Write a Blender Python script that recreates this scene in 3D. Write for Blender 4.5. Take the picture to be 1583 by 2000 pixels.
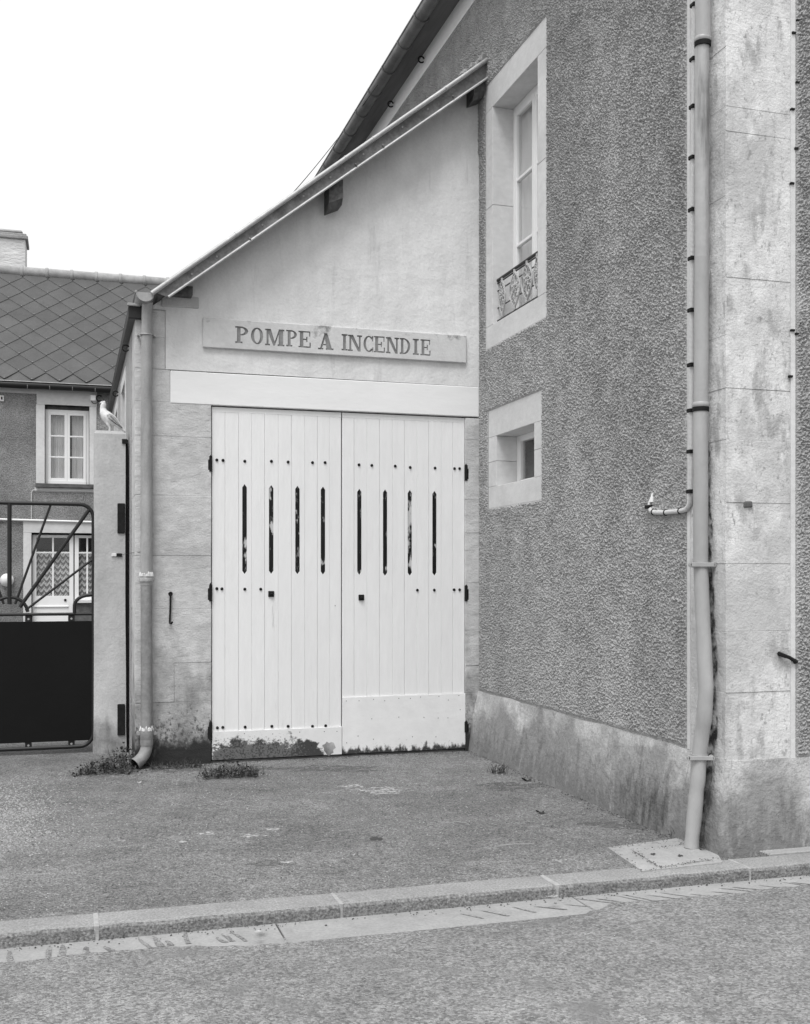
import bpy, bmesh, math, random
from mathutils import Vector, Matrix
random.seed(7)
R = math.radians

# ------------------------------------------------------------------ scene, camera, sky, sun
scene = bpy.context.scene
for o in list(bpy.data.objects): bpy.data.objects.remove(o)
COL = scene.collection
H, FPX, CX, HY, TH = 1.66, 2153.0, 791.5, 1130.0, R(16.85)
cam_d = bpy.data.cameras.new('camera'); cam = bpy.data.objects.new('camera', cam_d); COL.objects.link(cam)
cam.location = (0, 0, H); cam.rotation_euler = (R(90), 0, -TH)
cam_d.sensor_fit = 'AUTO'; cam_d.sensor_width = 36; cam_d.lens = 36*FPX/2000
cam_d.shift_y = (HY-1000)/2000; cam_d.clip_end = 2000; cam_d.clip_start = .05
scene.camera = cam
scene.render.resolution_x, scene.render.resolution_y = 810, 1024

SUN_EL, SUN_AZ = R(62), R(214)          # azimuth: clockwise from +Y, where the light comes from
w = bpy.data.worlds.new('World'); scene.world = w; w.use_nodes = True
nt = w.node_tree; nt.nodes.clear()
wo = nt.nodes.new('ShaderNodeOutputWorld'); bg = nt.nodes.new('ShaderNodeBackground')
sky = nt.nodes.new('ShaderNodeTexSky'); sky.sky_type = 'NISHITA'; sky.sun_disc = False
sky.sun_elevation = SUN_EL; sky.sun_rotation = SUN_AZ; sky.dust_density = 6; sky.air_density = 1.0
bw = nt.nodes.new('ShaderNodeRGBToBW')
veil = nt.nodes.new('ShaderNodeMix'); veil.data_type = 'FLOAT'        # even cloud layer over the clear sky
veil.inputs[0].default_value = .88
cl = nt.nodes.new('ShaderNodeTexNoise'); cl.inputs['Scale'].default_value = 2.2; cl.inputs['Detail'].default_value = 3
cr = nt.nodes.new('ShaderNodeMapRange'); cr.inputs[1].default_value = .3; cr.inputs[2].default_value = .7
cr.inputs[3].default_value = 3.95; cr.inputs[4].default_value = 4.35
tc = nt.nodes.new('ShaderNodeTexCoord'); nt.links.new(tc.outputs['Generated'], cl.inputs['Vector'])
nt.links.new(cl.outputs['Fac'], cr.inputs[0]); nt.links.new(cr.outputs[0], veil.inputs[3])
nt.links.new(sky.outputs[0], bw.inputs[0]); nt.links.new(bw.outputs[0], veil.inputs[2]); nt.links.new(veil.outputs[0], bg.inputs[0])
nt.links.new(bg.outputs[0], wo.inputs[0]); bg.inputs[1].default_value = 0.15
sd = bpy.data.lights.new('sun', 'SUN'); sun = bpy.data.objects.new('sun', sd); COL.objects.link(sun)
sd.energy = 1.5; sd.angle = R(28); sd.color = (1, 1, 1)
sdir = Vector((math.sin(SUN_AZ)*math.cos(SUN_EL), math.cos(SUN_AZ)*math.cos(SUN_EL), math.sin(SUN_EL)))
sun.rotation_euler = sdir.to_track_quat('Z', 'Y').to_euler(); sun.location = sdir*30
scene.view_settings.view_transform = 'Standard'; scene.view_settings.look = 'None'
scene.view_settings.exposure = 0.83; scene.view_settings.gamma = 1

# ------------------------------------------------------------------ pixel -> place
S_, C_ = math.sin(TH), math.cos(TH)
def ray(px, py):
    u = (px-CX)/FPX; v = (HY-py)/FPX
    return Vector((S_+u*C_, C_-u*S_, v))
def on_y(px, py, Y):
    d = ray(px, py); return Vector((0, 0, H)) + d*(Y/d.y)
def on_x(px, py, X):
    d = ray(px, py); return Vector((0, 0, H)) + d*(X/d.x)
def on_z(px, py, Z):
    d = ray(px, py); return Vector((0, 0, H)) + d*((Z-H)/d.z)

# ------------------------------------------------------------------ materials (the place is photographed in grey tones)
MATS = {}
U = (1, 1, 1)
def mat(name, col, rough=.85, layers=(), bumps=(), metallic=0, rand=0, spec=.3, masks=(), cracks=()):
    """layers: (scale, stretch, lo, hi, a, b)  multiply col by map(noise, lo..hi -> a..b)
       masks: (scale, stretch, lo, hi, colour)  mix towards colour where noise passes lo..hi
       bumps: (kind, scale, stretch, distance)"""
    m = bpy.data.materials.new(name); m.use_nodes = True
    t = m.node_tree; N = t.nodes; L = t.links
    b = N['Principled BSDF']; b.inputs['Roughness'].default_value = rough
    b.inputs['Metallic'].default_value = metallic; b.inputs['Specular IOR Level'].default_value = spec
    geo = N.new('ShaderNodeNewGeometry')
    def tex(kind, scale, stretch, detail=4, rough_=.6):
        mp = N.new('ShaderNodeMapping'); mp.inputs['Scale'].default_value = stretch
        mp.inputs['Location'].default_value = (random.uniform(0, 9), random.uniform(0, 9), random.uniform(0, 9))
        L.new(geo.outputs['Position'], mp.inputs[0])
        if kind == 'voronoi':
            n = N.new('ShaderNodeTexVoronoi'); n.inputs['Scale'].default_value = scale
            L.new(mp.outputs[0], n.inputs['Vector']); return n.outputs['Distance']
        if kind == 'cell':
            n = N.new('ShaderNodeTexVoronoi'); n.inputs['Scale'].default_value = scale
            L.new(mp.outputs[0], n.inputs['Vector'])
            s = N.new('ShaderNodeSeparateColor'); L.new(n.outputs['Color'], s.inputs[0]); return s.outputs[0]
        n = N.new('ShaderNodeTexNoise'); n.inputs['Scale'].default_value = scale
        n.inputs['Detail'].default_value = detail; n.inputs['Roughness'].default_value = rough_
        L.new(mp.outputs[0], n.inputs['Vector']); return n.outputs['Fac']
    def mapr(s, lo, hi, a, c):
        r = N.new('ShaderNodeMapRange'); r.inputs[1].default_value = lo; r.inputs[2].default_value = hi
        r.inputs[3].default_value = a; r.inputs[4].default_value = c; L.new(s, r.inputs[0]); return r.outputs[0]
    v = N.new('ShaderNodeValue'); v.outputs[0].default_value = col; cur = v.outputs[0]
    def math_(op, a, c):
        k = N.new('ShaderNodeMath'); k.operation = op
        for i, q in enumerate((a, c)):
            if isinstance(q, (int, float)): k.inputs[i].default_value = q
            else: L.new(q, k.inputs[i])
        return k.outputs[0]
    if rand:
        oi = N.new('ShaderNodeObjectInfo')
        cur = math_('MULTIPLY', cur, mapr(oi.outputs['Random'], 0, 1, 1-rand, 1+rand))
    for l in layers:
        kind = 'noise'
        if isinstance(l[0], str): kind, l = l[0], l[1:]
        cur = math_('MULTIPLY', cur, mapr(tex(kind, l[0], l[1]), *l[2:]))
    for k in masks:
        f = tex('noise', k[0], k[1], 6, .65)
        if len(k) > 5:                               # (axis, p0, p1, weight): patch that lies low/high on the thing
            sep = N.new('ShaderNodeSeparateXYZ'); L.new(geo.outputs['Position'], sep.inputs[0])
            for (ax, p0, p1, wt) in k[5]:
                f = math_('ADD', f, mapr(sep.outputs[ax], p0, p1, 0, wt))
        f = mapr(f, k[2], k[3], 0, 1)
        mx = N.new('ShaderNodeMix'); mx.data_type = 'FLOAT'
        L.new(f, mx.inputs[0]); L.new(cur, mx.inputs[2]); mx.inputs[3].default_value = k[4]; cur = mx.outputs[0]
    for (sc, st, wd, lo, dark) in cracks:            # hairline cracks: thin level lines of a noise, only in places
        f = math_('ABSOLUTE', math_('SUBTRACT', tex('noise', sc, st, 5, .6), .5), 0)
        ln = mapr(f, 0, wd, dark, 1); gate = mapr(tex('noise', 1.1, U, 2), lo, lo+.05, 1, 0)
        k = math_('MAXIMUM', ln, gate); cur = math_('MULTIPLY', cur, math_('MINIMUM', k, 1))
    L.new(cur, b.inputs['Base Color'])
    prev = None
    for (kind, sc, st, dist) in bumps:
        bp = N.new('ShaderNodeBump'); bp.inputs['Strength'].default_value = 1; bp.inputs['Distance'].default_value = dist
        L.new(tex(kind, sc, st), bp.inputs['Height'])
        if prev: L.new(prev, bp.inputs['Normal'])
        prev = bp.outputs[0]
    if prev: L.new(prev, b.inputs['Normal'])
    MATS[name] = m; return m
U = (1, 1, 1)
mat('roughcast', .40, .95, [(1.2, U, .3, .7, .86, 1.1), (5, U, .3, .7, .94, 1.06), (160, U, .3, .7, .8, 1.15)], [('noise', 62, (1, 1, .8), .02)])
mat('roughcast_lumps', .37, .95, [(.8, U, .3, .7, .87, 1.08), (2.2, (1, 1, .22), .3, .7, .87, 1.08), (7, U, .3, .7, .92, 1.08), (150, U, .3, .7, .72, 1.2)], [('noise', 190, U, .004)], masks=[(3, (1, 1, .45), .64, 1.0, .27), (120, U, .70, .76, .1)])
mat('roughcast_dark', .235, .95, [(60, U, .33, .62, .5, 1.35), (1.0, U, .3, .7, .65, 1.3), (4, U, .3, .7, .85, 1.12)],
    [('noise', 50, U, .02)])
mat('stone', .66, .9, [(1.1, (1, 1, 1.2), .3, .7, .86, 1.06), (6, U, .3, .7, .90, 1.06), (90, U, .25, .6, .86, 1.05), (7, (1, 1, .15), .3, .7, .9, 1.05)],
    [('noise', 5, U, .02), ('noise', 60, U, .005)], rand=.015,
    masks=[(2.2, (1, 1, .55), .46, .60, .46), (9, (1, 1, .4), .53, .64, .37), (30, (1, 1, .6), .58, .68, .30), (6, (1, 1, .5), .57, .66, .68), (1.5, U, .72, .98, .46, [(2, 3.0, 1.4, .36)]), (12, (1, 1, .5), .86, 1.0, .33, [(2, 1.3, .5, .26)]), (60, U, .68, .73, .18), (9, (.6, .6, 6), .71, .74, .25)], cracks=[(1.6, (.6, .6, 3), .004, .54, .6)])
mat('stone_pier', .56, .9, [(1.3, (1, 1, 1.3), .3, .7, .86, 1.08), (10, (1, 1, 1.5), .3, .7, .90, 1.06), (90, U, .25, .6, .88, 1.03)],
    [('noise', 6, (1, 1, 1.6), .014), ('noise', 70, U, .004)], rand=.015,
    masks=[(3.0, (1, 1, .8), .48, .66, .42), (9, (.6, .6, 6), .69, .72, .24), (5, (1, 1, .7), .74, 1.10, .20, [(2, 1.7, .0, .60)]), (28, (1, 1, .7), .80, .94, .09, [(2, 1.1, .0, .44)]), (5, (1, 1, .6), .98, 1.2, .03, [(2, .55, .10, .75)])], cracks=[(1.4, (.6, .6, 3.5), .004, .54, .6)])
mat('trim_stone', .62, .85, [(2, U, .3, .7, .9, 1.08), (14, (1, 1, 1.5), .3, .7, .92, 1.04)], [('noise', 40, U, .002)], rand=.03,
    masks=[(7, (1, 1, .5), .66, .8, .42)])
mat('plaster', .74, .9, [(.9, (1, 1, .6), .3, .7, .86, 1.05), (6, (1, 1, .3), .3, .7, .92, 1.05), (45, U, .3, .7, .95, 1.03)],
    [('noise', 4, U, .02), ('noise', 60, U, .002)], masks=[(3, (2.5, 1, .35), .58, .84, .45), (40, U, .72, .78, .3)])
mat('sign_stone', .60, .9, [(1.6, U, .3, .7, .88, 1.06), (20, U, .3, .7, .93, 1.05)], [('noise', 40, U, .003)],
    masks=[(9, U, .82, .98, .22, [(2, 3.80, 4.0, .22), (0, 2.05, 2.2, .25), (0, 2.26, 2.4, -.25)]), (9, U, .84, .96, .22, [(2, 3.90, 4.0, .26), (0, 3.1, 3.5, .12)])])
mat('letter_stone', .24, .95, [(14, U, .3, .7, .75, 1.15)], [('noise', 60, U, .002)])
mat('white_paint', .78, .5, [(1.0, (1, 1, .4), .3, .7, .955, 1.015), (14, (1, 1, .3), .3, .7, .97, 1.01), (60, (1, 1, .1), .3, .7, .985, 1.01)],
    [('noise', 7, (1, 1, .15), .006), ('noise', 60, (1, 1, .08), .0015)], spec=.35, masks=[(55, U, .79, .82, .25), (10, (1, 1, .3), .78, .98, .5, [(2, .55, .25, .22)]), (12, (3, 1, .3), .86, 1.0, .5, [(0, 1.74, 1.77, .25), (0, 1.80, 1.83, -.25), (2, 1.45, 1.5, -.2), (2, 1.0, 1.3, .1)])])
mat('lintel_paint', .80, .5, [(1.4, (.6, 1, 1), .3, .7, .96, 1.02), (20, (.3, 1, 2), .3, .7, .985, 1.01)], [('noise', 2.2, (.8, 1, 2), .006)], spec=.35, masks=[(40, U, .76, .80, .4)])
mat('kick_plate_worn', .74, .6, [(9, U, .3, .7, .94, 1.02)], [('noise', 30, U, .002)],
    masks=[(7, (1, 1, 1.2), .74, .82, .05, [(2, .30, .06, .52), (0, 2.05, 2.35, -.34), (0, 1.40, 1.22, -.22)]),
           (60, U, .80, .90, .14, [(2, .36, .12, .38), (0, 1.9, 2.3, -.3)])])
mat('kick_plate', .77, .6, [(9, U, .3, .7, .94, 1.02)], [('noise', 30, U, .002)],
    masks=[(18, (1, 1, .4), .78, .90, .05, [(2, .16, .02, .50)]), (40, U, .80, .86, .3, [(2, .4, .05, .22)])])
mat('plinth', .50, .95, [(1.0, (1, 1, .9), .3, .7, .72, 1.2), (8, (1, 1, .5), .3, .7, .82, 1.14), (70, U, .3, .7, .80, 1.1)],
    [('noise', 35, U, .008), ('noise', 6, U, .025)],
    masks=[(2.0, U, .48, .66, .25, [(2, .60, .20, .22), (1, 6.0, 5.8, -.12)]), (14, (1, 1, .28), .62, .84, .17, [(2, .50, .05, .34)]), (13, (1, 1, .3), .86, 1.08, .08, [(2, .44, .22, .22), (1, 7.1, 6.8, .25), (1, 6.40, 6.2, -.5)]), (55, (1, 1, .6), .62, .72, .12)])
mat('concrete', .33, .9, [(2.5, U, .3, .7, .82, 1.12), (14, U, .3, .7, .9, 1.06), (70, U, .3, .7, .85, 1.1)], [('noise', 60, U, .004)], cracks=[(2.5, U, .006, .45, .45)])
mat('cement', .50, .9, [(1.8, (1, 1, .5), .3, .7, .80, 1.1), (9, (1, 1, .5), .3, .7, .88, 1.06), (60, U, .3, .7, .93, 1.04)], [('noise', 40, U, .003), ('noise', 5, U, .01)],
    masks=[(4, (1, 1, .6), .92, 1.2, .10, [(2, .7, .0, .65)])])
mat('forecourt', .18, .93, [('cell', 120, U, 0, 1, .5, 1.5), (60, U, .3, .7, .7, 1.3), (1.1, (.6, 1, 1), .3, .7, .78, 1.22), (4, U, .3, .7, .84, 1.16), (16, U, .3, .7, .86, 1.14)],
    [('voronoi', 110, U, .008), ('noise', 14, U, .02)], cracks=[(.9, U, .002, .56, .6)])
mat('road', .215, .93, [('cell', 90, U, 0, 1, .58, 1.42), (26, U, .3, .7, .84, 1.16), (.9, U, .3, .7, .86, 1.14), (4, U, .3, .7, .86, 1.14), (200, U, .3, .7, .8, 1.2)],
    [('voronoi', 110, U, .006), ('noise', 30, U, .008)], masks=[(150, U, .66, .72, .05), (1.6, U, .60, .72, .17)])
mat('kerb_granite', .29, .9, [(90, U, .3, .7, .65, 1.25), (3, U, .3, .7, .85, 1.1)], [('noise', 90, U, .006), ('noise', 14, U, .012)], rand=.05)
mat('kerb_face', .19, .9, [(80, U, .3, .7, .4, 1.6), (4, U, .3, .7, .8, 1.2)], [('noise', 80, U, .012), ('noise', 14, U, .012)])
mat('gutter_concrete', .32, .9, [(2, U, .3, .7, .88, 1.08), (60, U, .3, .7, .86, 1.08), (12, U, .3, .7, .9, 1.05)], [('noise', 60, U, .003)])
mat('mortar', .36, .9, [(20, U, .3, .7, .8, 1.1)], [('noise', 30, U, .01)])
mat('zinc', .36, .5, [(2.5, (1, 1, .4), .3, .7, .78, 1.15), (18, (1, 1, .2), .3, .7, .82, 1.1), (70, U, .3, .7, .93, 1.05)], [('noise', 9, (1, 1, .5), .006)], spec=.45, metallic=.2, masks=[(10, (1, 1, .25), .64, .72, .24), (40, (1, 1, .5), .72, .76, .6)])
mat('painted_pipe', .36, .36, [(2, (1, 1, .4), .3, .7, .86, 1.08), (14, (1, 1, .3), .3, .7, .92, 1.04)], [('noise', 6, (1, 1, .6), .008)], spec=.45, masks=[(60, U, .74, .78, .2), (9, (1, 1, .2), .68, .8, .3)])
mat('zinc_old', .23, .6, [(6, U, .3, .7, .75, 1.2), (30, U, .3, .7, .85, 1.1)], [('noise', 20, U, .005)], spec=.35)
mat('painted_pipe_dark', .36, .34, [(2, (1, 1, .4), .3, .7, .85, 1.08), (20, U, .3, .7, .92, 1.05)], [('noise', 6, (1, 1, .6), .008)], spec=.5, metallic=.15, masks=[(9, (1, 1, .12), .50, .64, .17)])
mat('verge_zinc', .44, .5, [(3, U, .3, .7, .85, 1.1), (24, U, .3, .7, .85, 1.08)], [('noise', 16, U, .004)], spec=.4, metallic=.15)
mat('verge_channel', .20, .6, [(5, U, .3, .7, .5, 1.3), (40, U, .3, .7, .7, 1.2)], [('noise', 20, U, .004)])
mat('gutter_lead', .19, .42, [(4, U, .3, .7, .7, 1.25)], [('noise', 12, U, .006)], spec=.6, metallic=.3)
mat('soffit_board', .16, .8, [(2, (6, .5, 1), .3, .7, .75, 1.2)], [('noise', 20, (4, .4, 1), .003)])
mat('timber', .10, .9, [(6, (5, .8, 5), .3, .7, .6, 1.5)], [('noise', 30, (4, .5, 4), .008)])
mat('iron', .011, .75, [(20, U, .3, .7, .6, 1.6)], [('noise', 60, U, .002)], spec=.2)
mat('gate_paint', .014, .42, [(3, U, .3, .7, .85, 1.15)], spec=.35)
mat('sheet_metal', .006, .6, [(1.5, U, .3, .7, .9, 1.2)], [('noise', 1.2, U, .01)], spec=.14)
mat('slate', .07, .6, [(3, U, .3, .7, .85, 1.15), (30, U, .3, .7, .90, 1.1)], [('noise', 30, U, .002)], rand=.12, spec=.35)
mat('slate_edge', .26, .7); mat('hook_metal', .22, .6)
mat('ridge_clay', .34, .9, [(8, U, .3, .7, .75, 1.15)], rand=.1)
mat('chimney_render', .62, .9, [(3, (1, 1, 2), .3, .7, .85, 1.1)], [('noise', 9, (1, 1, 3), .02)], masks=[(4, (1, 1, 3), .60, .70, .35)])
mat('house_paint', .82, .5, [(3, U, .3, .7, .96, 1.02)])
mat('curtain', .85, .9, [(3, U, .3, .7, .95, 1.05)])
mat('curtain_dim', .80, .9, [(3, (9, 1, .2), .3, .7, .75, 1.15)])
mat('dark_room', .02, .9)
mat('dark_stone', .10, .9, [(7, U, .3, .7, .6, 1.4)], [('noise', 10, U, .02)])
mat('dirty_glass', .012, .3, [(6, U, .3, .7, .7, 1.3)], spec=.15, masks=[(9, (1, 1, .35), .57, .62, .5), (30, (1, 1, .3), .60, .66, .2)])
mat('cast_iron_pale', .42, .55, [(20, U, .3, .7, .8, 1.15)], [('noise', 60, U, .003)], spec=.4)
mat('conduit', .60, .5, [], [], spec=.4)
mat('bird_white', .70, .6, [(30, U, .3, .7, .85, 1.08)], [('noise', 50, U, .004)])
mat('bird_wing', .56, .6, [(45, (1, 1, 1), .3, .7, .7, 1.15)], [('noise', 60, (1, 1, 1), .006)])
mat('bird_dark', .08, .5)
mat('leaf', .075, .6, [(30, U, .3, .7, .5, 1.7)], rand=.1)
mat('dry_leaf', .30, .8); mat('dark_leaf', .03, .7)
mat('pebble', .38, .85, [(200, U, .3, .7, .4, 1.5)])
mat('pebble_dark', .05, .85); mat('pebble_pale', .34, .85, [(200, U, .3, .7, .4, 1.4)])
mat('road_paint', .42, .85, [(60, U, .3, .7, .5, 1.3), (14, U, .35, .65, .6, 1.15)], [('noise', 90, U, .004)])
mat('tar_spot', .05, .7)
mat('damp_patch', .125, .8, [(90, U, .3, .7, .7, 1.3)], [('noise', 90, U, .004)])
mat('plastic_white', .7, .5)
mat('painted_shadow', .03, .9, [(20, (1, 1, .3), .3, .7, .5, 1.6)])  # near-black colour for the painted shadow strip along the tall downpipe
def ragged(name, sc, lo, hi):
    t = MATS[name].node_tree; N = t.nodes
    ge = N.new('ShaderNodeNewGeometry'); n = N.new('ShaderNodeTexNoise'); n.inputs['Scale'].default_value = sc; n.inputs['Detail'].default_value = 6
    r = N.new('ShaderNodeMapRange'); r.inputs[1].default_value = lo; r.inputs[2].default_value = hi
    t.links.new(ge.outputs['Position'], n.inputs['Vector']); t.links.new(n.outputs['Fac'], r.inputs[0]); t.links.new(r.outputs[0], N['Principled BSDF'].inputs['Alpha'])
ragged('road_paint', 26, .38, .56); ragged('damp_patch', 14, .40, .62); ragged('painted_shadow', 20, .40, .60)
def glass_mat():
    m = bpy.data.materials.new('window_glass'); m.use_nodes = True; t = m.node_tree; N = t.nodes
    N.remove(N['Principled BSDF']); o = N['Material Output']
    g = N.new('ShaderNodeBsdfGlossy'); g.inputs['Roughness'].default_value = .03; g.inputs['Color'].default_value = (.9,)*3+(1,)
    tr = N.new('ShaderNodeBsdfTransparent'); tr.inputs['Color'].default_value = (.9,)*3+(1,)
    lw = N.new('ShaderNodeLayerWeight'); lw.inputs[0].default_value = .5; pw = N.new('ShaderNodeMath'); pw.operation = 'POWER'; pw.inputs[1].default_value = 4
    f = N.new('ShaderNodeMapRange'); f.inputs[3].default_value = .04; f.inputs[4].default_value = .9
    t.links.new(lw.outputs['Facing'], pw.inputs[0]); t.links.new(pw.outputs[0], f.inputs[0]); mx = N.new('ShaderNodeMixShader')
    t.links.new(f.outputs[0], mx.inputs[0]); t.links.new(tr.outputs[0], mx.inputs[1]); t.links.new(g.outputs[0], mx.inputs[2])
    t.links.new(mx.outputs[0], o.inputs[0]); MATS['window_glass'] = m
glass_mat()
def corrugated():
    m = MATS['conduit']; t = m.node_tree; N = t.nodes
    wv = N.new('ShaderNodeTexWave'); wv.bands_direction = 'Z'; wv.inputs['Scale'].default_value = 40
    ge = N.new('ShaderNodeNewGeometry'); bp = N.new('ShaderNodeBump'); bp.inputs['Distance'].default_value = .002
    t.links.new(ge.outputs['Position'], wv.inputs['Vector']); t.links.new(wv.outputs['Fac'], bp.inputs['Height'])
    t.links.new(bp.outputs[0], N['Principled BSDF'].inputs['Normal'])
corrugated()
def lace():
    m = bpy.data.materials.new('lace'); m.use_nodes = True; t = m.node_tree; N = t.nodes
    b = N['Principled BSDF']; b.inputs['Roughness'].default_value = .9
    ge = N.new('ShaderNodeNewGeometry'); mp = N.new('ShaderNodeMapping'); mp.inputs['Scale'].default_value = (1, .01, 1)
    t.links.new(ge.outputs['Position'], mp.inputs[0])
    sp = N.new('ShaderNodeSeparateXYZ'); t.links.new(ge.outputs['Position'], sp.inputs[0])
    def mt(op, a, c=0.0):
        k = N.new('ShaderNodeMath'); k.operation = op
        for i, q in enumerate((a, c)):
            if isinstance(q, (int, float)): k.inputs[i].default_value = q
            else: t.links.new(q, k.inputs[i])
        return k.outputs[0]
    ax = mt('ABSOLUTE', mt('SINE', mt('MULTIPLY', sp.outputs[0], 34)))
    row = mt('FRACT', mt('ADD', mt('MULTIPLY', sp.outputs[2], 9.5), mt('MULTIPLY', ax, .55)))
    dots = mt('MULTIPLY', mt('SINE', mt('MULTIPLY', sp.outputs[0], 136)), mt('SINE', mt('MULTIPLY', sp.outputs[2], 120)))
    mm = N.new('ShaderNodeMath'); mm.operation = 'MULTIPLY_ADD'; t.links.new(dots, mm.inputs[0]); mm.inputs[1].default_value = .22; t.links.new(row, mm.inputs[2])
    r = N.new('ShaderNodeMapRange'); r.inputs[1].default_value = .35; r.inputs[2].default_value = .55
    r.inputs[3].default_value = .85; r.inputs[4].default_value = .24
    t.links.new(mm.outputs[0], r.inputs[0]); t.links.new(r.outputs[0], b.inputs['Base Color']); MATS['lace'] = m
lace()

# ------------------------------------------------------------------ objects
WORLD = {}
def thing(name, label, cat, loc=(0, 0, 0), group=None):
    o = bpy.data.objects.new(name, None); COL.objects.link(o); o.location = loc; o.empty_display_size = .2
    o['label'] = label; o['category'] = cat
    if group: o['group'] = group
    WORLD[o] = Matrix.Translation(loc); return o
def setting(name, loc=(0, 0, 0)):
    o = bpy.data.objects.new(name, None); COL.objects.link(o); o.location = loc
    o['kind'] = 'structure'; WORLD[o] = Matrix.Translation(loc); return o
def link(name, me, parent=None, mtx=None, label=None):
    o = bpy.data.objects.new(name, me); COL.objects.link(o); mtx = mtx or Matrix()
    o.matrix_basis = mtx; WORLD[o] = mtx
    if parent: o.parent = parent; o.matrix_parent_inverse = WORLD[parent].inverted()
    if label: o['label'] = label
    return o
class MB:
    def __init__(s): s.bm = bmesh.new()
    def face(s, pts, mi=0):
        f = s.bm.faces.new([s.bm.verts.new(p) for p in pts]); f.material_index = mi; return s
    def hull(s, v, faces, mi=0):
        vs = [s.bm.verts.new(p) for p in v]
        for f in faces: s.bm.faces.new([vs[i] for i in f]).material_index = mi
        return vs
    def box(s, x0, x1, y0, y1, z0, z1, bev=0, jit=0, mi=0):
        v = [(x, y, z) for x in (x0, x1) for y in (y0, y1) for z in (z0, z1)]
        if jit: v = [tuple(c+random.uniform(-jit, jit) for c in p) for p in v]
        vs = s.hull(v, [(0, 1, 3, 2), (4, 6, 7, 5), (0, 4, 5, 1), (2, 3, 7, 6), (0, 2, 6, 4), (1, 5, 7, 3)], mi)
        if bev:
            es = list({e for q in vs for e in q.link_edges})
            bmesh.ops.bevel(s.bm, geom=es, offset=bev, segments=1, affect='EDGES', profile=.5)
        return s
    def prism(s, poly, axis, a, b, mi=0):
        """poly: 2-D outline; axis 'y': (x,z) between y=a..b; 'x': (y,z); 'z': (x,y)"""
        def P(p, c): return {'y': (p[0], c, p[1]), 'x': (c, p[0], p[1]), 'z': (p[0], p[1], c)}[axis]
        A = [s.bm.verts.new(P(p, a)) for p in poly]; B = [s.bm.verts.new(P(p, b)) for p in poly]
        s.bm.faces.new(A).material_index = mi; s.bm.faces.new(B[::-1]).material_index = mi
        n = len(poly)
        for i in range(n): s.bm.faces.new((A[i], B[i], B[(i+1) % n], A[(i+1) % n])).material_index = mi
        return s
    def tube(s, pts, r, seg=10, caps=True, mi=0, hollow=False):
        pts = [Vector(p) for p in pts]; n = len(pts); rings = []
        rs = r if isinstance(r, (list, tuple)) else [r]*n
        t0 = (pts[1]-pts[0]).normalized()
        nrm = t0.cross(Vector((0, 0, 1)) if abs(t0.z) < .9 else Vector((0, 1, 0))).normalized()
        for i, p in enumerate(pts):
            t = ((pts[min(i+1, n-1)]-p).normalized() + (p-pts[max(i-1, 0)]).normalized()).normalized()
            nrm = (nrm-t*nrm.dot(t)).normalized(); bi = t.cross(nrm)
            rings.append([s.bm.verts.new(p+(nrm*math.cos(2*math.pi*k/seg)+bi*math.sin(2*math.pi*k/seg))*rs[i]) for k in range(seg)])
        for a, b in zip(rings, rings[1:]):
            for k in range(seg): s.bm.faces.new((a[k], a[(k+1) % seg], b[(k+1) % seg], b[k])).material_index = mi
        if caps:
            s.bm.faces.new(rings[0][::-1]).material_index = mi; s.bm.faces.new(rings[-1]).material_index = mi
        return s
    def ring(s, c, ax1, ax2, R_, r, a0=0, a1=360, n=14, seg=6):
        c = Vector(c); ax1 = Vector(ax1); ax2 = Vector(ax2)
        return s.tube([c+ax1*R_*math.cos(R(a0+(a1-a0)*i/n))+ax2*R_*math.sin(R(a0+(a1-a0)*i/n)) for i in range(n+1)], r, seg)
    def strip(s, outer, inner, a, b, closed=False, mi=0):
        """(x,z) ribbon between two polylines, extruded along y from a to b; closed manifold"""
        n = len(outer)
        vo = [[s.bm.verts.new((p[0], y, p[1])) for p in outer] for y in (a, b)]
        vi = [[s.bm.verts.new((p[0], y, p[1])) for p in inner] for y in (a, b)]
        for i in range(n if closed else n-1):
            j = (i+1) % n
            for q in ((vo[0][i], vi[0][i], vi[0][j], vo[0][j]), (vo[1][i], vo[1][j], vi[1][j], vi[1][i]),
                      (vo[0][i], vo[0][j], vo[1][j], vo[1][i]), (vi[0][i], vi[1][i], vi[1][j], vi[0][j])):
                s.bm.faces.new(q).material_index = mi
        if not closed:
            for i in (0, n-1): s.bm.faces.new((vo[0][i], vo[1][i], vi[1][i], vi[0][i])).material_index = mi
        return s
    def mesh(s, name, mats, smooth=False):
        me = bpy.data.meshes.new(name); bmesh.ops.recalc_face_normals(s.bm, faces=s.bm.faces)
        s.bm.to_mesh(me); s.bm.free()
        for m in ([mats] if isinstance(mats, str) else mats): me.materials.append(MATS[m])
        if smooth:
            me.polygons.foreach_set('use_smooth', [True]*len(me.polygons))
            try: me.set_sharp_from_angle(angle=R(40))
            except Exception: pass
        return me
    def obj(s, name, mats, parent=None, smooth=False, label=None):
        return link(name, s.mesh(name, mats, smooth), parent, None, label)
def box(name, m, parent, x0, x1, y0, y1, z0, z1, bev=0, jit=0, label=None):
    return MB().box(x0, x1, y0, y1, z0, z1, bev, jit).obj(name, m, parent, label=label)
def kind(o, k): o['kind'] = k; return o

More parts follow.
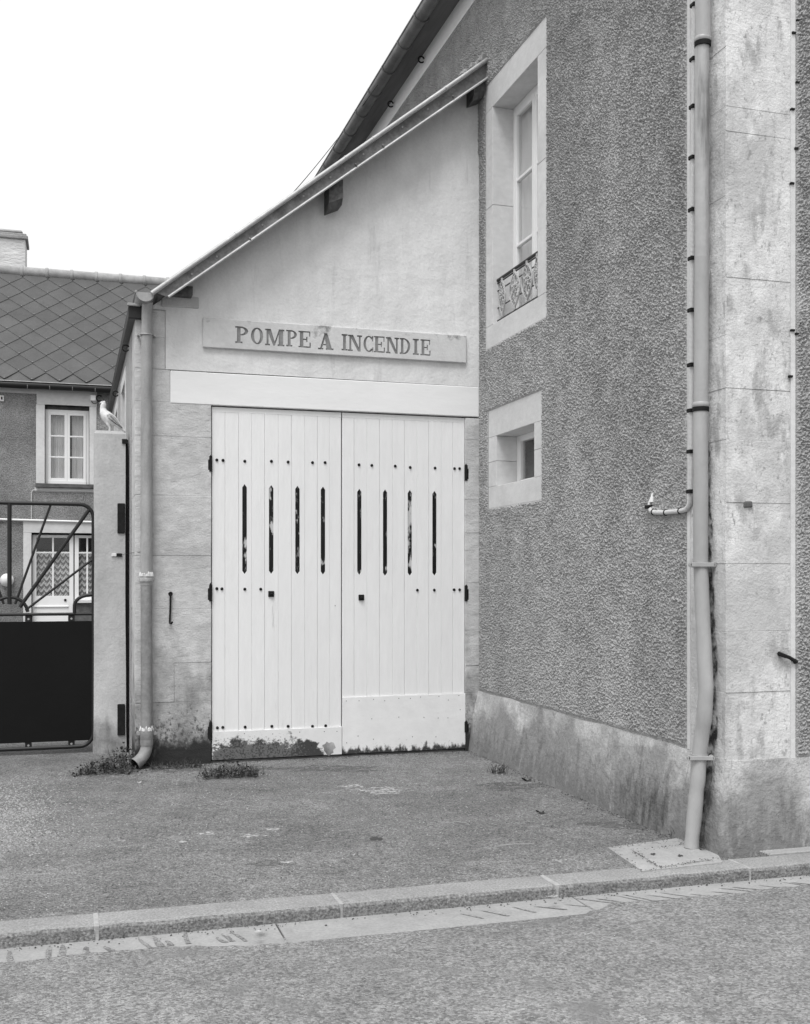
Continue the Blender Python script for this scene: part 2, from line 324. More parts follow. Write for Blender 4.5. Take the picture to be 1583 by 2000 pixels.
# ------------------------------------------------------------------ ground, road, kerb
GZ, RZ = 0.0, -.060
m = MB(); m.box(-300, 300, -300, 400, -.5, -.12); kind(m.obj('ground', 'forecourt'), 'structure')
def sheet(name, material, outline_y, x0, x1, yfar, z, amp, nx, ny):
    """sheet from an uneven near edge outline_y(x) to yfar with slight swells"""
    bm = bmesh.new(); g = []
    for j in range(ny+1):
        row = []
        for i in range(nx+1):
            x = x0+(x1-x0)*i/nx; y0 = outline_y(x); y = y0+(yfar-y0)*(j/ny)**1.6
            zz = z+amp*(math.sin(x*1.7+y*.9)+math.sin(x*.6-y*1.3+2))*.5
            row.append(bm.verts.new((x, y, zz)))
        g.append(row)
    for j in range(ny):
        for i in range(nx): bm.faces.new((g[j][i], g[j][i+1], g[j+1][i+1], g[j+1][i]))
    me = bpy.data.meshes.new(name); bmesh.ops.recalc_face_normals(bm, faces=bm.faces); bm.to_mesh(me); bm.free()
    me.materials.append(MATS[material]); me.polygons.foreach_set('use_smooth', [True]*len(me.polygons))
    return kind(link(name, me), 'structure')
def fz(x, y): return -.004+.006*(math.sin(x*1.7+y*.9)+math.sin(x*.6-y*1.3+2))*.5
fore = sheet('forecourt', 'forecourt', lambda x: 5.655+.010*math.sin(x*9)+.008*math.sin(x*23), -14, 12, 34, -.004, .006, 200, 60)
YK0, YK1 = 5.45, 5.665
def road_edge(x): return 5.262+.012*math.sin(x*5.1)+.010*math.sin(x*13.7+1)+.007*math.sin(x*37)+.005*math.sin(x*71)
def road():
    bm = bmesh.new(); n = 500; X0, X1 = -14, 14; g = []
    for j in range(14):
        row = []
        for i in range(n+1):
            x = X0+(X1-X0)*i/n; ye = road_edge(x); y = ye-(ye+16)*(j/13)**2.0
            row.append(bm.verts.new((x, y, RZ-.003+.004*math.sin(x*1.3+y*1.7)+min(.012, (ye-y)*.02))))
        g.append(row)
    for j in range(13):
        for i in range(n): bm.faces.new((g[j][i], g[j+1][i], g[j+1][i+1], g[j][i+1]))
    # tongues of asphalt over the gutter concrete
    def tongue(x, dx, l, wd):
        k = 6; Lp, Rp = [], []
        for i in range(k+1):
            f = i/k; cx = x+dx*f+.003*math.sin(f*5+x*40); yy = road_edge(x)-.012+l*f; ww = wd*(1.2-.55*f)*(1+.12*math.sin(f*7+x*30))*(1 if i < k else .3)
            Lp.append(bm.verts.new((cx-ww/2, yy, RZ-.0005))); Rp.append(bm.verts.new((cx+ww/2, yy, RZ-.0005)))
        for i in range(k): bm.faces.new((Lp[i], Rp[i], Rp[i+1], Lp[i+1]))
    rnd = random.Random(3)
    x = -1.6
    while x < .95:
        tongue(x, rnd.uniform(-.05, .01), rnd.uniform(.08, .19), rnd.uniform(.010, .034)); x += rnd.uniform(.035, .17)
    x = 2.0
    while x < 5.5:
        tongue(x, rnd.uniform(-.16, -.08), rnd.uniform(.07, .17), rnd.uniform(.008, .022)); x += rnd.uniform(.05, .22)
    me = bpy.data.meshes.new('road'); bmesh.ops.recalc_face_normals(bm, faces=bm.faces); bm.to_mesh(me); bm.free()
    me.materials.append(MATS['road']); return kind(link('road', me), 'structure')
rd = road()
gs = setting('gutter_strip', (0, 5.35, RZ-.02))
gx = [-14, -8, -6, -4, -2.4, -.62, .98, 2.6, 4.1, 5.6, 7.2, 9, 14]
for a, b in zip(gx, gx[1:]):
    box('gutter_slab', 'gutter_concrete', gs, a+.004, b-.004, 5.15, YK0+.01, RZ-.06, RZ-.003, .004)
kb = setting('kerb', (0, YK0, RZ))
kx = [-10.7, -8.3, -5.88, -4.68, -3.48, -2.28, -1.08, .118, 1.315, 2.512, 3.71, 4.9, 6.1, 7.3, 8.5, 9.7]
def kerb_stone(a, b):
    m = MB(); n = 10; prof = [(YK1, -.2), (YK1, .004), (YK0+.05, .006), (YK0+.018, .001), (YK0+.004, -.012), (YK0-.006, -.2)]
    rows = []
    for i in range(n+1):
        x = a+.008+(b-a-.016)*i/n; j = [random.uniform(-.004, .004) for _ in range(3)]
        rows.append([m.bm.verts.new((x, p[0]+(j[0] if 0 < k < 5 else 0), p[1]+(j[1] if 1 < k < 5 else 0))) for k, p in enumerate(prof)])
    for r0, r1 in zip(rows, rows[1:]):
        for k in range(len(prof)-1): m.bm.faces.new((r0[k], r1[k], r1[k+1], r0[k+1])).material_index = 1 if k >= 3 else 0
    m.bm.faces.new(rows[0]); m.bm.faces.new(rows[-1][::-1])
    return m.obj('kerb_stone', ['kerb_granite', 'kerb_face'], kb, True)
for a, b in zip(kx, kx[1:]):
    kerb_stone(a, b)
    if -3 < b < 6: MB().box(b-.012, b+.012, YK0+.004, YK1-.004, -.15, .007, .003, .003).obj('mortar_joint', 'mortar', kb)

def blob(name, material, pts, z, parent, n=46, wob=.18):
    """irregular flat mark on the ground, outline from pixel corners (cx, cy, rx, ry)"""
    cx, cy, rx, ry = pts; m = MB(); ring = []
    ph = [random.uniform(0, 6) for _ in range(3)]
    for i in range(n):
        a = 2*math.pi*i/n; k = 1+wob*(math.sin(3*a+ph[0])+.7*math.sin(5*a+ph[1])+.5*math.sin(8*a+ph[2]))+random.uniform(-.14, .14)
        p = on_z(cx+rx*k*math.cos(a), cy+ry*k*math.sin(a), z)
        if parent is fore: p.z = fz(p.x, p.y)+z
        ring.append(m.bm.verts.new(p))
    ct = m.bm.verts.new(sum((v.co for v in ring), Vector())/n)
    if parent is fore: ct.co.z = fz(ct.co.x, ct.co.y)+z
    for i in range(n): m.bm.faces.new((ring[i], ring[(i+1) % n], ct))
    return m.obj(name, material, parent)
for q in ((360, 1643, 12, 2.2), (498, 1632, 26, 3), (530, 1618, 24, 3), (405, 1627, 18, 3), (232, 1641, 15, 2), (745, 1541, 48, 7), (690, 1533, 24, 3),
          (1095, 1680, 16, 3), (560, 1684, 14, 2), (1080, 1750, 10, 2), (505, 1818, 8, 2)):
    blob('paint_mark', 'road_paint', q, .002, fore, wob=.2)
for q in ((735, 1637, 13, 3.2), (505, 1803, 8, 4)): blob('tar_spot', 'tar_spot', q, .0025, fore)
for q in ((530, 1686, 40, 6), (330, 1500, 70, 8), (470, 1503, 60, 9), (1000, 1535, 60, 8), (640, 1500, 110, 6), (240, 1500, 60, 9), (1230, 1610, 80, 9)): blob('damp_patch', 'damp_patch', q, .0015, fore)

# concrete slab with a lid at the foot of the downpipe, and the narrow pavement
PZ = .012
def slab_poly(name, material, px, z0, z1, parent=None):
    pts = [on_z(a, b, z1) for a, b in px]; m = MB(); m.prism([(p.x, p.y) for p in pts], 'z', z0, z1)
    return m.obj(name, material, parent)
pv = box('pavement', 'concrete', None, 3.98, 14, YK1+.002, 5.80, -.1, PZ+.004, .004); kind(pv, 'structure')
dc = thing('drain_cover', 'cracked pale concrete drain slab with a square lid at the foot of the tall downpipe', 'drain cover', tuple(on_z(1290, 1672, 0)))
slab_poly('slab_frame', 'concrete', [(1187, 1655), (1345, 1634), (1372, 1647), (1405, 1672), (1412, 1684), (1255, 1701)], -.05, PZ, dc)
slab_poly('lid', 'concrete', [(1236, 1660), (1352, 1648), (1392, 1678), (1290, 1693)], 0, PZ+.006, dc)
for q in ((1276, 1668, 5, 2), (1329, 1671, 5, 2)): blob('lifting_hole', 'tar_spot', q, PZ+.008, dc)
# pebbles and grit
def grit(name, n, region, smin, smax, material, seed, z0=0.0):
    rn = random.Random(seed); V, F = [], []
    for _ in range(n):
        p = region(rn)
        if p is None: continue
        s = rn.uniform(smin, smax)*rn.uniform(.5, 1); k = len(V); a = rn.uniform(0, 3)
        e = [(math.cos(a)*s*rn.uniform(.7, 1.4), math.sin(a)*s), (-math.sin(a)*s, math.cos(a)*s*rn.uniform(.6, 1))]
        zc = p[1] if isinstance(p[1], float) and len(p) == 3 and False else p[2]
        V += [(p[0]+e[0][0], p[1]+e[0][1], zc), (p[0]+e[1][0], p[1]+e[1][1], zc), (p[0]-e[0][0], p[1]-e[0][1], zc), (p[0]-e[1][0], p[1]-e[1][1], zc),
              (p[0], p[1], zc+s*.7), (p[0], p[1], zc-s*.3)]
        F += [(k, k+1, k+4), (k+1, k+2, k+4), (k+2, k+3, k+4), (k+3, k, k+4), (k+1, k, k+5), (k+2, k+1, k+5), (k+3, k+2, k+5), (k, k+3, k+5)]
    me = bpy.data.meshes.new(name); me.from_pydata(V, [], F); me.materials.append(MATS[material])
    o = kind(link(name, me), 'stuff'); return o
def reg_fore(rn):
    x = rn.uniform(-2.5, 3.6); y = rn.uniform(5.7, 10.0); return (x, y, fz(x, y)+.001)
def reg_patch(rn):
    p = on_z(rn.gauss(20, 60), rn.gauss(1590, 34), 0)
    return (p.x, p.y, fz(p.x, p.y)+.001) if p.y < 9.9 else None
def reg_slab(rn):
    c = [(1187, 1655), (1345, 1634), (1405, 1672), (1255, 1701), (1236, 1660), (1352, 1648), (1392, 1678), (1290, 1693)]
    k = rn.choice([(0, 1), (0, 3), (3, 2), (4, 5), (4, 7), (7, 6), (4, 7)]); f = rn.random(); a, b = c[k[0]], c[k[1]]
    p = on_z(a[0]+(b[0]-a[0])*f+rn.gauss(0, 4), a[1]+(b[1]-a[1])*f+rn.gauss(0, 1.6), .02); return (p.x, p.y, .018)
def reg_foot(rn):
    if rn.random() < .5: return (3.68-abs(rn.gauss(0, .05)), rn.uniform(5.9, 10), .002)
    return (rn.uniform(.5, 3.6), 10.0-abs(rn.gauss(0, .06)), .002)
def reg_gut(rn): return (rn.uniform(-2, 5.5), rn.gauss(5.42, .03), RZ)
def reg_road(rn): return (rn.uniform(-2, 5), rn.uniform(3.2, 5.2), RZ+.006)
for (nm, n, rg, a, b, mm, sdv, lb) in (
        ('gravel', 4200, reg_fore, .002, .0075, 'pebble', 1, 'pale grit strewn over the asphalt forecourt'),
        ('gravel', 2200, reg_fore, .002, .008, 'pebble_dark', 2, 'dark grit strewn over the asphalt forecourt'),
        ('gravel', 2600, reg_patch, .004, .012, 'pebble_pale', 3, 'patch of loose pale gravel before the black gate'),
        ('gravel', 260, reg_slab, .003, .007, 'pebble_dark', 8, 'dark grit caught in the joints of the drain slab'),
        ('gravel', 900, reg_foot, .003, .009, 'pebble_dark', 9, 'dark dirt gathered along the foot of the walls'),
        ('gravel', 420, reg_gut, .003, .008, 'pebble_dark', 4, 'dark crumbs lying along the foot of the kerb'),
        ('gravel', 900, reg_road, .002, .005, 'pebble', 5, 'fine grit on the grey road surface')):
    o = grit(nm, n, rg, a, b, mm, sdv); o['label'] = lb; o['category'] = 'gravel'

# ------------------------------------------------------------------ pump house
YF = 10.0; XL, XR = .539, 3.78
ph = thing('pump_house', 'small lean-to fire pump house with pale plastered gable and stone piers', 'building', (2.1, 10, 0))
DX0, DXM, DX1 = on_y(414, 1100, YF).x, on_y(667, 1100, YF).x, on_y(908.5, 1100, YF).x
DTOP = 3.210
# stone piers
def stone(x0, x1, y0, y1, z0, z1, m='stone_pier', parent=None, name='stone_block'):
    g = .0006; d = random.uniform(-.002, .002)
    return MB().box(x0+(g if x0 > XL+.01 else 0), x1-g, y0+d, y1, z0+g, z1-g, .0022, .0014).obj(name, m, parent or ph)
zl = [-.05, .56, .907, 1.39, 1.865, 2.40, 2.925, 3.232]
for i, (a, b) in enumerate(zip(zl, zl[1:])):
    if i == 1:
        xm = XL+.34; stone(XL, xm, YF, YF+.53, a, b); stone(xm, DX0-.004, YF, YF+.3, a, b)
    else: stone(XL, DX0-.004, YF, YF+.53 if i % 2 else YF+.5, a, b)
LX0 = on_y(333, 750, YF).x
stone(XL, LX0-.002, YF, YF+.53, 3.232, 3.52)
stone(XL, .80, YF, YF+.53, 3.52, 3.80); stone(XL, .80, YF, YF+.53, 3.80, 4.045)

zr = [-.05, .30, .56, .82, 1.16, 1.36, 1.62, 1.93, 2.10, 2.42, 2.68, 3.0, 3.21]
for a, b in zip(zr, zr[1:]): stone(DX1+.006, XR, YF, YF+.3, a, b)
box('pier_core', 'mortar', ph, XL+.02, DX0-.03, YF+.008, YF+.28, -.05, 3.53)
box('pier_core', 'mortar', ph, DX1+.03, XR, YF+.008, YF+.28, -.05, 3.21)
lin = MB(); n = 24
lin.box(LX0, XR-.003, YF-.006, YF+.3, 3.222, 3.512, .006)
lin.obj('lintel', 'lintel_paint', ph, label='white painted wooden lintel over the doors')
# verge line: centre of the top roll, measured from the picture on the plane of the overhang
VY = 9.74
A0, A1 = on_y(297, 573, VY), on_y(953, 116, VY)
sl = (A1-A0).normalized(); nn = Vector((-sl.z, 0, sl.x))
def zroof(x): return A0.z+(x-A0.x)*sl.z/sl.x
g_un = .05/sl.x
gp = [(1.10, 3.515), (XR, 3.515), (XR, zroof(XR)-g_un), (.66, zroof(.66)-g_un), (.66, 4.048), (.803, 4.048), (1.10, 4.048)]
gp = [(.803, 3.523), (XR, 3.515), (XR, zroof(XR)-g_un), (.64, zroof(.64)-g_un), (.64, 4.048), (.803, 4.048)]
MB().prism(gp, 'y', YF-.001, YF+.28).obj('plaster_gable', 'plaster', ph)
# side and back walls, with two windows in surrounds on the side
zw = 3.98
def side_wall():
    m = MB(); ys = [YF+.53, 11.55, 12.65, 13.5, 14.6, 16]; zs = [-.05, 2.2, 3.82, zw]
    for i in range(5):
        for j in range(3):
            if i in (1, 3) and j == 1: continue
            m.box(XL-.004, XL+.25, ys[i], ys[i+1], zs[j], zs[j+1])
    bmesh.ops.remove_doubles(m.bm, verts=m.bm.verts, dist=.0005)
    return m.obj('side_wall', 'roughcast', ph)
side_wall()
for y0 in (11.55, 13.5):
    wn = MB(); e = .12
    wn.box(XL-.012, XL+.2, y0, y0+e, 2.2, 3.82); wn.box(XL-.012, XL+.2, y0+1.1-e, y0+1.1, 2.2, 3.82)
    wn.box(XL-.012, XL+.2, y0+e, y0+1.1-e, 3.7, 3.82); wn.box(XL-.03, XL+.2, y0+e, y0+1.1-e, 2.2, 2.3)
    o = wn.obj('side_window', 'trim_stone', ph)
    box('pane', 'window_glass', o, XL+.15, XL+.156, y0+e, y0+1.1-e, 2.3, 3.7)
    box('interior', 'dark_room', o, XL+.19, XL+.2, y0+e, y0+1.1-e, 2.3, 3.7)
MB().prism([(XL, -.05), (XR, -.05), (XR, zroof(XR)-g_un-.02), (.66, zroof(.66)-g_un-.02), (XL, 3.97)], 'y', 15.75, 15.99).obj('back_wall', 'roughcast', ph)
# roof
def slope_prism(n0, n1, x0, x1, y0, y1, name, material, parent):
    def P(x, n): return (x+nn.x*n, zroof(x)+nn.z*n)
    return MB().prism([P(x0, n0), P(x1, n0), P(x1, n1), P(x0, n1)], 'y', y0, y1).obj(name, material, parent)
roof = slope_prism(-.048, .012, A0.x+.03, XR-.02, VY+.045, 16.15, 'roof', 'slate', ph)
verge = MB(); verge.tube([A0, A1], .021, 10)
vo = verge.obj('verge_roll', 'verge_zinc', roof, True)
L0 = A0+sl*.10-nn*.098; L1 = A1-nn*.132
m = MB()
q0 = A0+sl*.03; 
m.hull([tuple(p+Vector((0, d, 0))) for d in (.028, .04) for p in (q0+nn*.005, A1+nn*.005, L1, L0)],
       [(0, 1, 2, 3), (7, 6, 5, 4), (0, 4, 5, 1), (1, 5, 6, 2), (2, 6, 7, 3), (3, 7, 4, 0)])
m.obj('verge_channel', 'verge_channel', roof)
m = MB()
pr = [(.035, .012), (.002, .006), (-.008, -.006), (-.004, -.016), (.008, -.014), (.045, -.004)]
vs = [[m.bm.verts.new(e+Vector((0, a, 0))+nn*b) for a, b in pr] for e in (L0, L1)]
for k in range(6): m.bm.faces.new((vs[0][k], vs[0][(k+1) % 6], vs[1][(k+1) % 6], vs[1][k]))
m.bm.faces.new(vs[0]); m.bm.faces.new(vs[1][::-1])
m.obj('verge_lip', 'verge_zinc', roof)
tl = (A1-A0).length
for f in (.235, .555, .64, .865):
    c = A0+sl*tl*f; MB().tube([c-sl*.006, c+sl*.006], .0245, 10).obj('verge_seam', 'verge_zinc', roof, True)
    c = L0+sl*((L1-L0).length*f); MB().tube([c-sl*.004, c+sl*.004], .017, 8).obj('verge_seam', 'verge_channel', roof, True)
screw = MB().tube([(0, .02, 0), (0, -.006, 0)], [.012, .009], 8).mesh('screw_head', 'mortar', True)
for f in (.10, .17, .30, .42, .50, .60, .72, .80):
    c = A0+sl*tl*f-nn*.055+Vector((0, .026, 0)); link('screw_head', screw, roof, Matrix.Translation(c))
# broken mortar fillet at the top end
m = MB()
for i in range(9):
    c = A1-sl*(.02+.035*i)+Vector((random.uniform(-.01, .01), .06, .03+.03*random.random()))
    s = random.uniform(.02, .045)*(1-.07*i); m.box(c.x-s, c.x+s, c.y-.03, c.y+.05, c.z-s, c.z+s*random.uniform(.3, 1.2), .008, .008)
m.obj('mortar_fillet', 'mortar', roof)
def purlin(px, pyb, ln, wd, hd, y1):
    b = on_y(px, pyb, 9.79); m = MB(); x0, x1 = b.x-wd/2, b.x+wd/2; zt = b.z+hd
    prof = [(y1, b.z+.0), (9.84, b.z), (9.79, b.z+.05), (9.79, zt), (y1, zt)]
    v = []
    for x in (x0, x1):
        for p in prof: v.append((x, p[0], p[1]+(x-b.x)*.45))
    m.hull(v, [(0, 1, 2, 3, 4), (9, 8, 7, 6, 5), (0, 5, 6, 1), (1, 6, 7, 2), (2, 7, 8, 3), (3, 8, 9, 4), (4, 9, 5, 0)])
    return m.obj('purlin_end', 'timber', ph)
purlin(657, 402, .2, .13, .22, 10.2); purlin(937, 190, .2, .11, .16, 10.2)
b = on_y(352, 574, 9.9); MB().box(b.x-.12, b.x+.11, 9.88, 10.2, b.z-.01, b.z+.07, .006, .004).obj('purlin_end', 'timber', ph)
b = on_y(352, 588, 9.98)
MB().box(b.x-.16, b.x+.17, 9.985, 10.2, b.z-.055, b.z+.045, .006, .006).obj('stone_block', 'stone_pier', ph)
# eave gutter of the lean-to, half round with a closed end
def half_gutter(name, material, parent, cx, cz, r, y0, y1, cap0=True, n=12, beads=True):
    m = MB(); rings = []
    for y in (y0, y1):
        rings.append(([m.bm.verts.new((cx+r*math.cos(math.pi+math.pi*k/n), y, cz+r*math.sin(math.pi+math.pi*k/n))) for k in range(n+1)],
                      [m.bm.verts.new((cx+(r-.006)*math.cos(math.pi+math.pi*k/n), y, cz+(r-.006)*math.sin(math.pi+math.pi*k/n))) for k in range(n+1)]))
    for k in range(n):
        m.bm.faces.new((rings[0][0][k], rings[0][0][k+1], rings[1][0][k+1], rings[1][0][k]))
        m.bm.faces.new((rings[0][1][k], rings[1][1][k], rings[1][1][k+1], rings[0][1][k+1]))
        for e in (0, 1): m.bm.faces.new((rings[e][0][k], rings[e][1][k], rings[e][1][k+1], rings[e][0][k+1]))
    if cap0:
        for y in (y0+.002, y1-.002): m.face([(cx+(r-.003)*math.cos(math.pi+math.pi*k/n), y, cz+(r-.003)*math.sin(math.pi+math.pi*k/n)) for k in range(n+1)])
    m.tube([(cx-r, y0, cz+.004), (cx-r, y1, cz+.004)], .011, 8)
    return m.obj(name, material, parent, True)
gc = on_y(284, 572, 9.78)
pg = half_gutter('eave_gutter', 'zinc', ph, gc.x, gc.z, .078, 9.76, 16.1)
fb = on_y(259, 600, 9.97)
m = MB(); m.box(fb.x-.035, XL+.06, 9.96, 16.05, fb.z-.10, fb.z+.012, .006); m.obj('eave_board', 'gate_paint', ph)
m = MB(); m.box(fb.x-.045, gc.x-.03, 9.935, 9.965, fb.z+.005, fb.z+.03, .004); m.obj('gutter_bracket', 'zinc', pg)
# downpipe on the left pier
dpx = on_y(287, 1000, 9.925).x; dpy = 9.925
dp = MB().tube([(dpx+.004, dpy-.05, gc.z-.05), (dpx+.002, dpy, 3.97), (dpx, dpy, 2.99)], [.047, .047, .048], 16).obj('downpipe', 'zinc', ph, True, label='zinc rainwater downpipe on the left pier')
MB().tube([(dpx, dpy, 3.005), (dpx-.002, dpy, 1.64)], [.052, .052], 16).obj('pipe_length', 'zinc', dp, True)
MB().tube([(dpx-.002, dpy, 1.70), (dpx-.002, dpy, 1.66), (dpx-.002, dpy, 1.655), (dpx-.002, dpy, 1.635), (dpx-.002, dpy, 1.63), (dpx-.002, dpy, 1.60)],
          [.054, .056, .064, .064, .056, .052], 16).obj('collar', 'zinc', dp, True)
MB().tube([(dpx-.002, dpy, 1.62), (dpx, dpy, .34)], .050, 16).obj('pipe_length', 'zinc_old', dp, True)
def lumps(name, c, r, n, h, parent, material='plastic_white'):
    m = MB()
    for i in range(n):
        a = 2*math.pi*i/n+random.uniform(-.2, .2); hh = h*.55*random.uniform(.1, 1.3)**2; s = .014*random.uniform(.6, 1.3)
        p = Vector((c[0]+r*math.cos(a), c[1]+r*math.sin(a), c[2]))
        m.tube([p-Vector((0, 0, .02)), p+Vector((0, 0, hh*.5)), p+Vector((0, 0, hh))], [s, s*.8, s*.2], 5)
    return m.obj(name, material, parent, True)
lumps('mortar_seal', (dpx-.002, dpy, 1.70), .047, 26, .03, dp, 'trim_stone'); lumps('mortar_seal', (dpx, dpy, .345), .048, 26, .035, dp, 'trim_stone')
MB().tube([(dpx, dpy, .35), (dpx, dpy, .33), (dpx, dpy, .325), (dpx, dpy, .26), (dpx, dpy, .25), (dpx, dpy, .24), (dpx, dpy, .20), (dpx, dpy, .19)],
          [.054, .058, .060, .060, .056, .057, .057, .053], 16).obj('collar', 'zinc_old', dp, True)
def elbow():
    m = MB(); pts = []
    for i in range(8):
        a = R(62)*i/7; rr = .16; pts.append((dpx-rr+rr*math.cos(a)-.0, dpy-.6*(rr-rr*math.cos(a)), .20-rr*math.sin(a)))
    e = Vector(pts[-1])-Vector(pts[-2]); e.normalize(); pts.append(tuple(Vector(pts[-1])+e*.03))
    m.tube(pts, [.052]*8+[.056], 16, caps=False)
    inner = [tuple(Vector(p)) for p in pts[-4:]]; m.tube(inner, [.046, .047, .047, .050], 16, caps=False, mi=1)
    a = Vector(inner[0]); m.tube([a, a+Vector((0, 0, .004))], .046, 12, mi=1)
    return m.obj('outlet_elbow', ['zinc_old', 'iron'], dp, True)
elbow()
for z, t in ((3.80, .010), (.30, .016)):
    MB().ring((dpx, dpy, z), (1, 0, 0), (0, 1, 0), .053, .006, 0, 360, 16).obj('pipe_clamp', 'zinc', dp, True)
    for sx in (-1, 1): MB().tube([(dpx+sx*.07, dpy+.085, z), (dpx+sx*.07, dpy-.01, z)], t, 8).obj('clamp_lug', 'zinc', dp, True)

# doors ------------------------------------------------------------
DY = 10.022
def door_leaf(px0, px1, edges, slots, bolts, plate_top, plate_mat, nails, label):
    x0, x1 = on_y(px0, 1100, DY).x, on_y(px1, 1100, DY).x
    zpt = plate_top
    leaf = MB().box(x0+.002, x1-.002, DY+.012, DY+.05, .03, DTOP, .002).obj('door_leaf', 'white_paint', ph, label=label)
    # top strip without grooves
    ex = [on_y(e/2.729+380, 900, DY).x for e in edges]
    ex[0], ex[-1] = x0+.001, x1-.001
    ztr = DTOP-.045
    box('top_rail', 'white_paint', leaf, x0+.001, x1-.001, DY, DY+.013, ztr, DTOP, .001)
    for i, (a, b) in enumerate(zip(ex, ex[1:])):
        c = .0022; d = random.uniform(-.0012, .0012); m = MB()
        s = [q for q in slots if a < q[0] < b]
        z0, z1 = zpt+.001, ztr-.0005
        if not s:
            m.box(a+.0007, b-.0007, DY+d, DY+.0125, z0, z1, c)
        else:
            sx, s0, s1 = s[0]; h = .021; p = .030
            L = [(a+.0007, z0), (sx, z0), (sx, s0), (sx-h, s0+p), (sx-h, s1-p), (sx, s1), (sx, z1), (a+.0007, z1)]
            Rr = [(b-.0007, z0), (b-.0007, z1), (sx, z1), (sx, s1), (sx+h, s1-p), (sx+h, s0+p), (sx, s0), (sx, z0)]
            m.prism(L, 'y', DY+d, DY+.0125); m.prism(Rr, 'y', DY+d, DY+.0125)
            bmesh.ops.remove_doubles(m.bm, verts=m.bm.verts, dist=.0003)
            # drop the inner seam faces above and below the slot
            bad = [f for f in m.bm.faces if all(abs(v.co.x-sx) < 1e-4 for v in f.verts)]
            bmesh.ops.delete(m.bm, geom=bad, context='FACES_ONLY')
        m.obj('plank', 'white_paint', leaf)
        if s:
            box('slot_pane', 'dirty_glass', leaf, sx-h-.004, sx+h+.004, DY+.0095, DY+.0119, s0-.01, s1+.01)
    for (bx, by) in bolts:
        p = on_y(bx, by, DY-.002); link('bolt', BOLT, leaf, Matrix.Translation(p))
    m = MB(); m.box(x0+.001, x1+.004, DY-.012, DY+.012, .022, zpt, .002, .001)
    pl = m.obj('kick_plate', plate_mat, leaf)
    for (bx, by) in nails:
        p = on_y(bx, by, DY-.0125); link('nail', NAIL, pl, Matrix.Translation(p))
    return leaf
BOLT = MB(); BOLT.tube([(0, .006, 0), (0, -.002, 0), (0, -.008, 0), (0, -.011, 0)], [.014, .014, .010, .003], 10); BOLT = BOLT.mesh('bolt', 'iron', True)
NAIL = MB(); NAIL.tube([(0, .004, 0), (0, -.001, 0)], [.005, .004], 6); NAIL = NAIL.mesh('nail', 'iron')
def Z6(p): return (p[0]/2.729+380, p[1]/2.729+600)
def Z7(p): return (p[0]/2.729+380, p[1]/2.729+940)
def slot(cx, t, b):
    a = on_y(cx/2.729+380, t/2.729+940, DY); c = on_y(cx/2.729+380, b/2.729+940, DY); return (a.x, c.z, a.z)
bl = [Z6(p) for p in ((120, 814), (153, 816), (269, 821), (411, 821), (500, 825), (630, 828), (697, 828))] + \
     [Z7(p) for p in ((120, 572), (147, 573), (269, 575), (354, 575), (123, 1314), (152, 1312), (271, 1310), (413, 1306), (500, 1306), (630, 1306), (700, 1303))]
br = [Z6(p) for p in ((878, 840), (946, 843), (1071, 847), (1151, 854), (1283, 857), (1387, 860), (1414, 860))] + \
     [Z7(p) for p in ((1189, 580), (1279, 580), (1385, 578), (1414, 578))]
nr = [Z7(p) for p in ((810, 1171), (878, 1170), (956, 1162), (1015, 1170), (1090, 1157), (1152, 1157), (1206, 1150), (1304, 1146), (1354, 1166), (1410, 1142),
      (1417, 1217), (873, 1358), (812, 1394), (1090, 1257), (1224, 1258), (1300, 1262), (955, 1375), (1163, 1362), (1288, 1362), (1352, 1261), (946, 1266))]
nl = [Z7(p) for p in ((562, 1337), (693, 1334), (760, 1333), (418, 1347), (267, 1345), (626, 1407))]
leafL = door_leaf(414, 667, [92, 164, 236, 305, 375, 447, 518, 588, 656, 720, 781], [slot(268, 15, 495), slot(410, 20, 494), slot(550, 24, 496), slot(686, 28, 498)],
          bl, on_y(540, 1424, DY).z, 'kick_plate_worn', nl, 'white plank door leaf with scraped dark kick plate')
leafR = door_leaf(668.6, 908, [787, 852, 920, 987, 1055, 1120, 1187, 1250, 1315, 1378, 1445], [slot(880, 40, 500), slot(1017, 43, 505), slot(1149, 46, 504), slot(1280, 51, 504)],
          br, on_y(790, 1358, DY).z, 'kick_plate', nr, 'white plank door leaf with tall nailed kick plate')
m = MB()
def patch(cx, cy, rr):
    c = on_y(cx, cy, DY-.0085); pts = []
    for i in range(16):
        a = 2*math.pi*i/16; k = rr*(1+.13*math.sin(3*a)+.15*math.sin(7*a+1)); pts.append((c.x+k*math.cos(a), c.z+k*math.sin(a)*1.1))
    return pts
MB().prism(patch(643, 1461, .056), 'y', DY-.0135, DY-.011).obj('bare_patch', 'cement', leafL)
for px, py, lf in ((530, 1160, leafL), (706, 1167, leafR)):
    p = on_y(px, py, DY); m = MB(); m.box(p.x-.027, p.x+.027, DY-.012, DY+.005, p.z-.027, p.z+.027, .004)
    m.tube([(p.x, DY-.012, p.z), (p.x, DY-.03, p.z-.008)], .012, 8)
    m.obj('square_latch', 'iron', lf)
p = on_y(655, 1183, DY); link('bolt', NAIL, leafL, Matrix.Translation((p.x, DY-.001, p.z)))
def hinge(px, py, h, lf, s):
    p = on_y(px, py, DY-.01); m = MB()
    m.tube([(p.x, DY-.015, p.z-h/2), (p.x, DY-.015, p.z+h/2)], .016, 10)
    m.tube([(p.x, DY-.015, p.z+h/2), (p.x, DY-.015, p.z+h/2+.02)], [.012, .006], 8)
    m.box(p.x-(.025 if s < 0 else .008), p.x+(.008 if s < 0 else .025), DY-.024, DY+.01, p.z-h*.42, p.z+h*.28, .003)
    m.obj('hinge', 'iron', lf, True)
for py, h in ((906, .14), (1158, .15), (1428, .16)): hinge(411.5, py, h, leafL, -1)
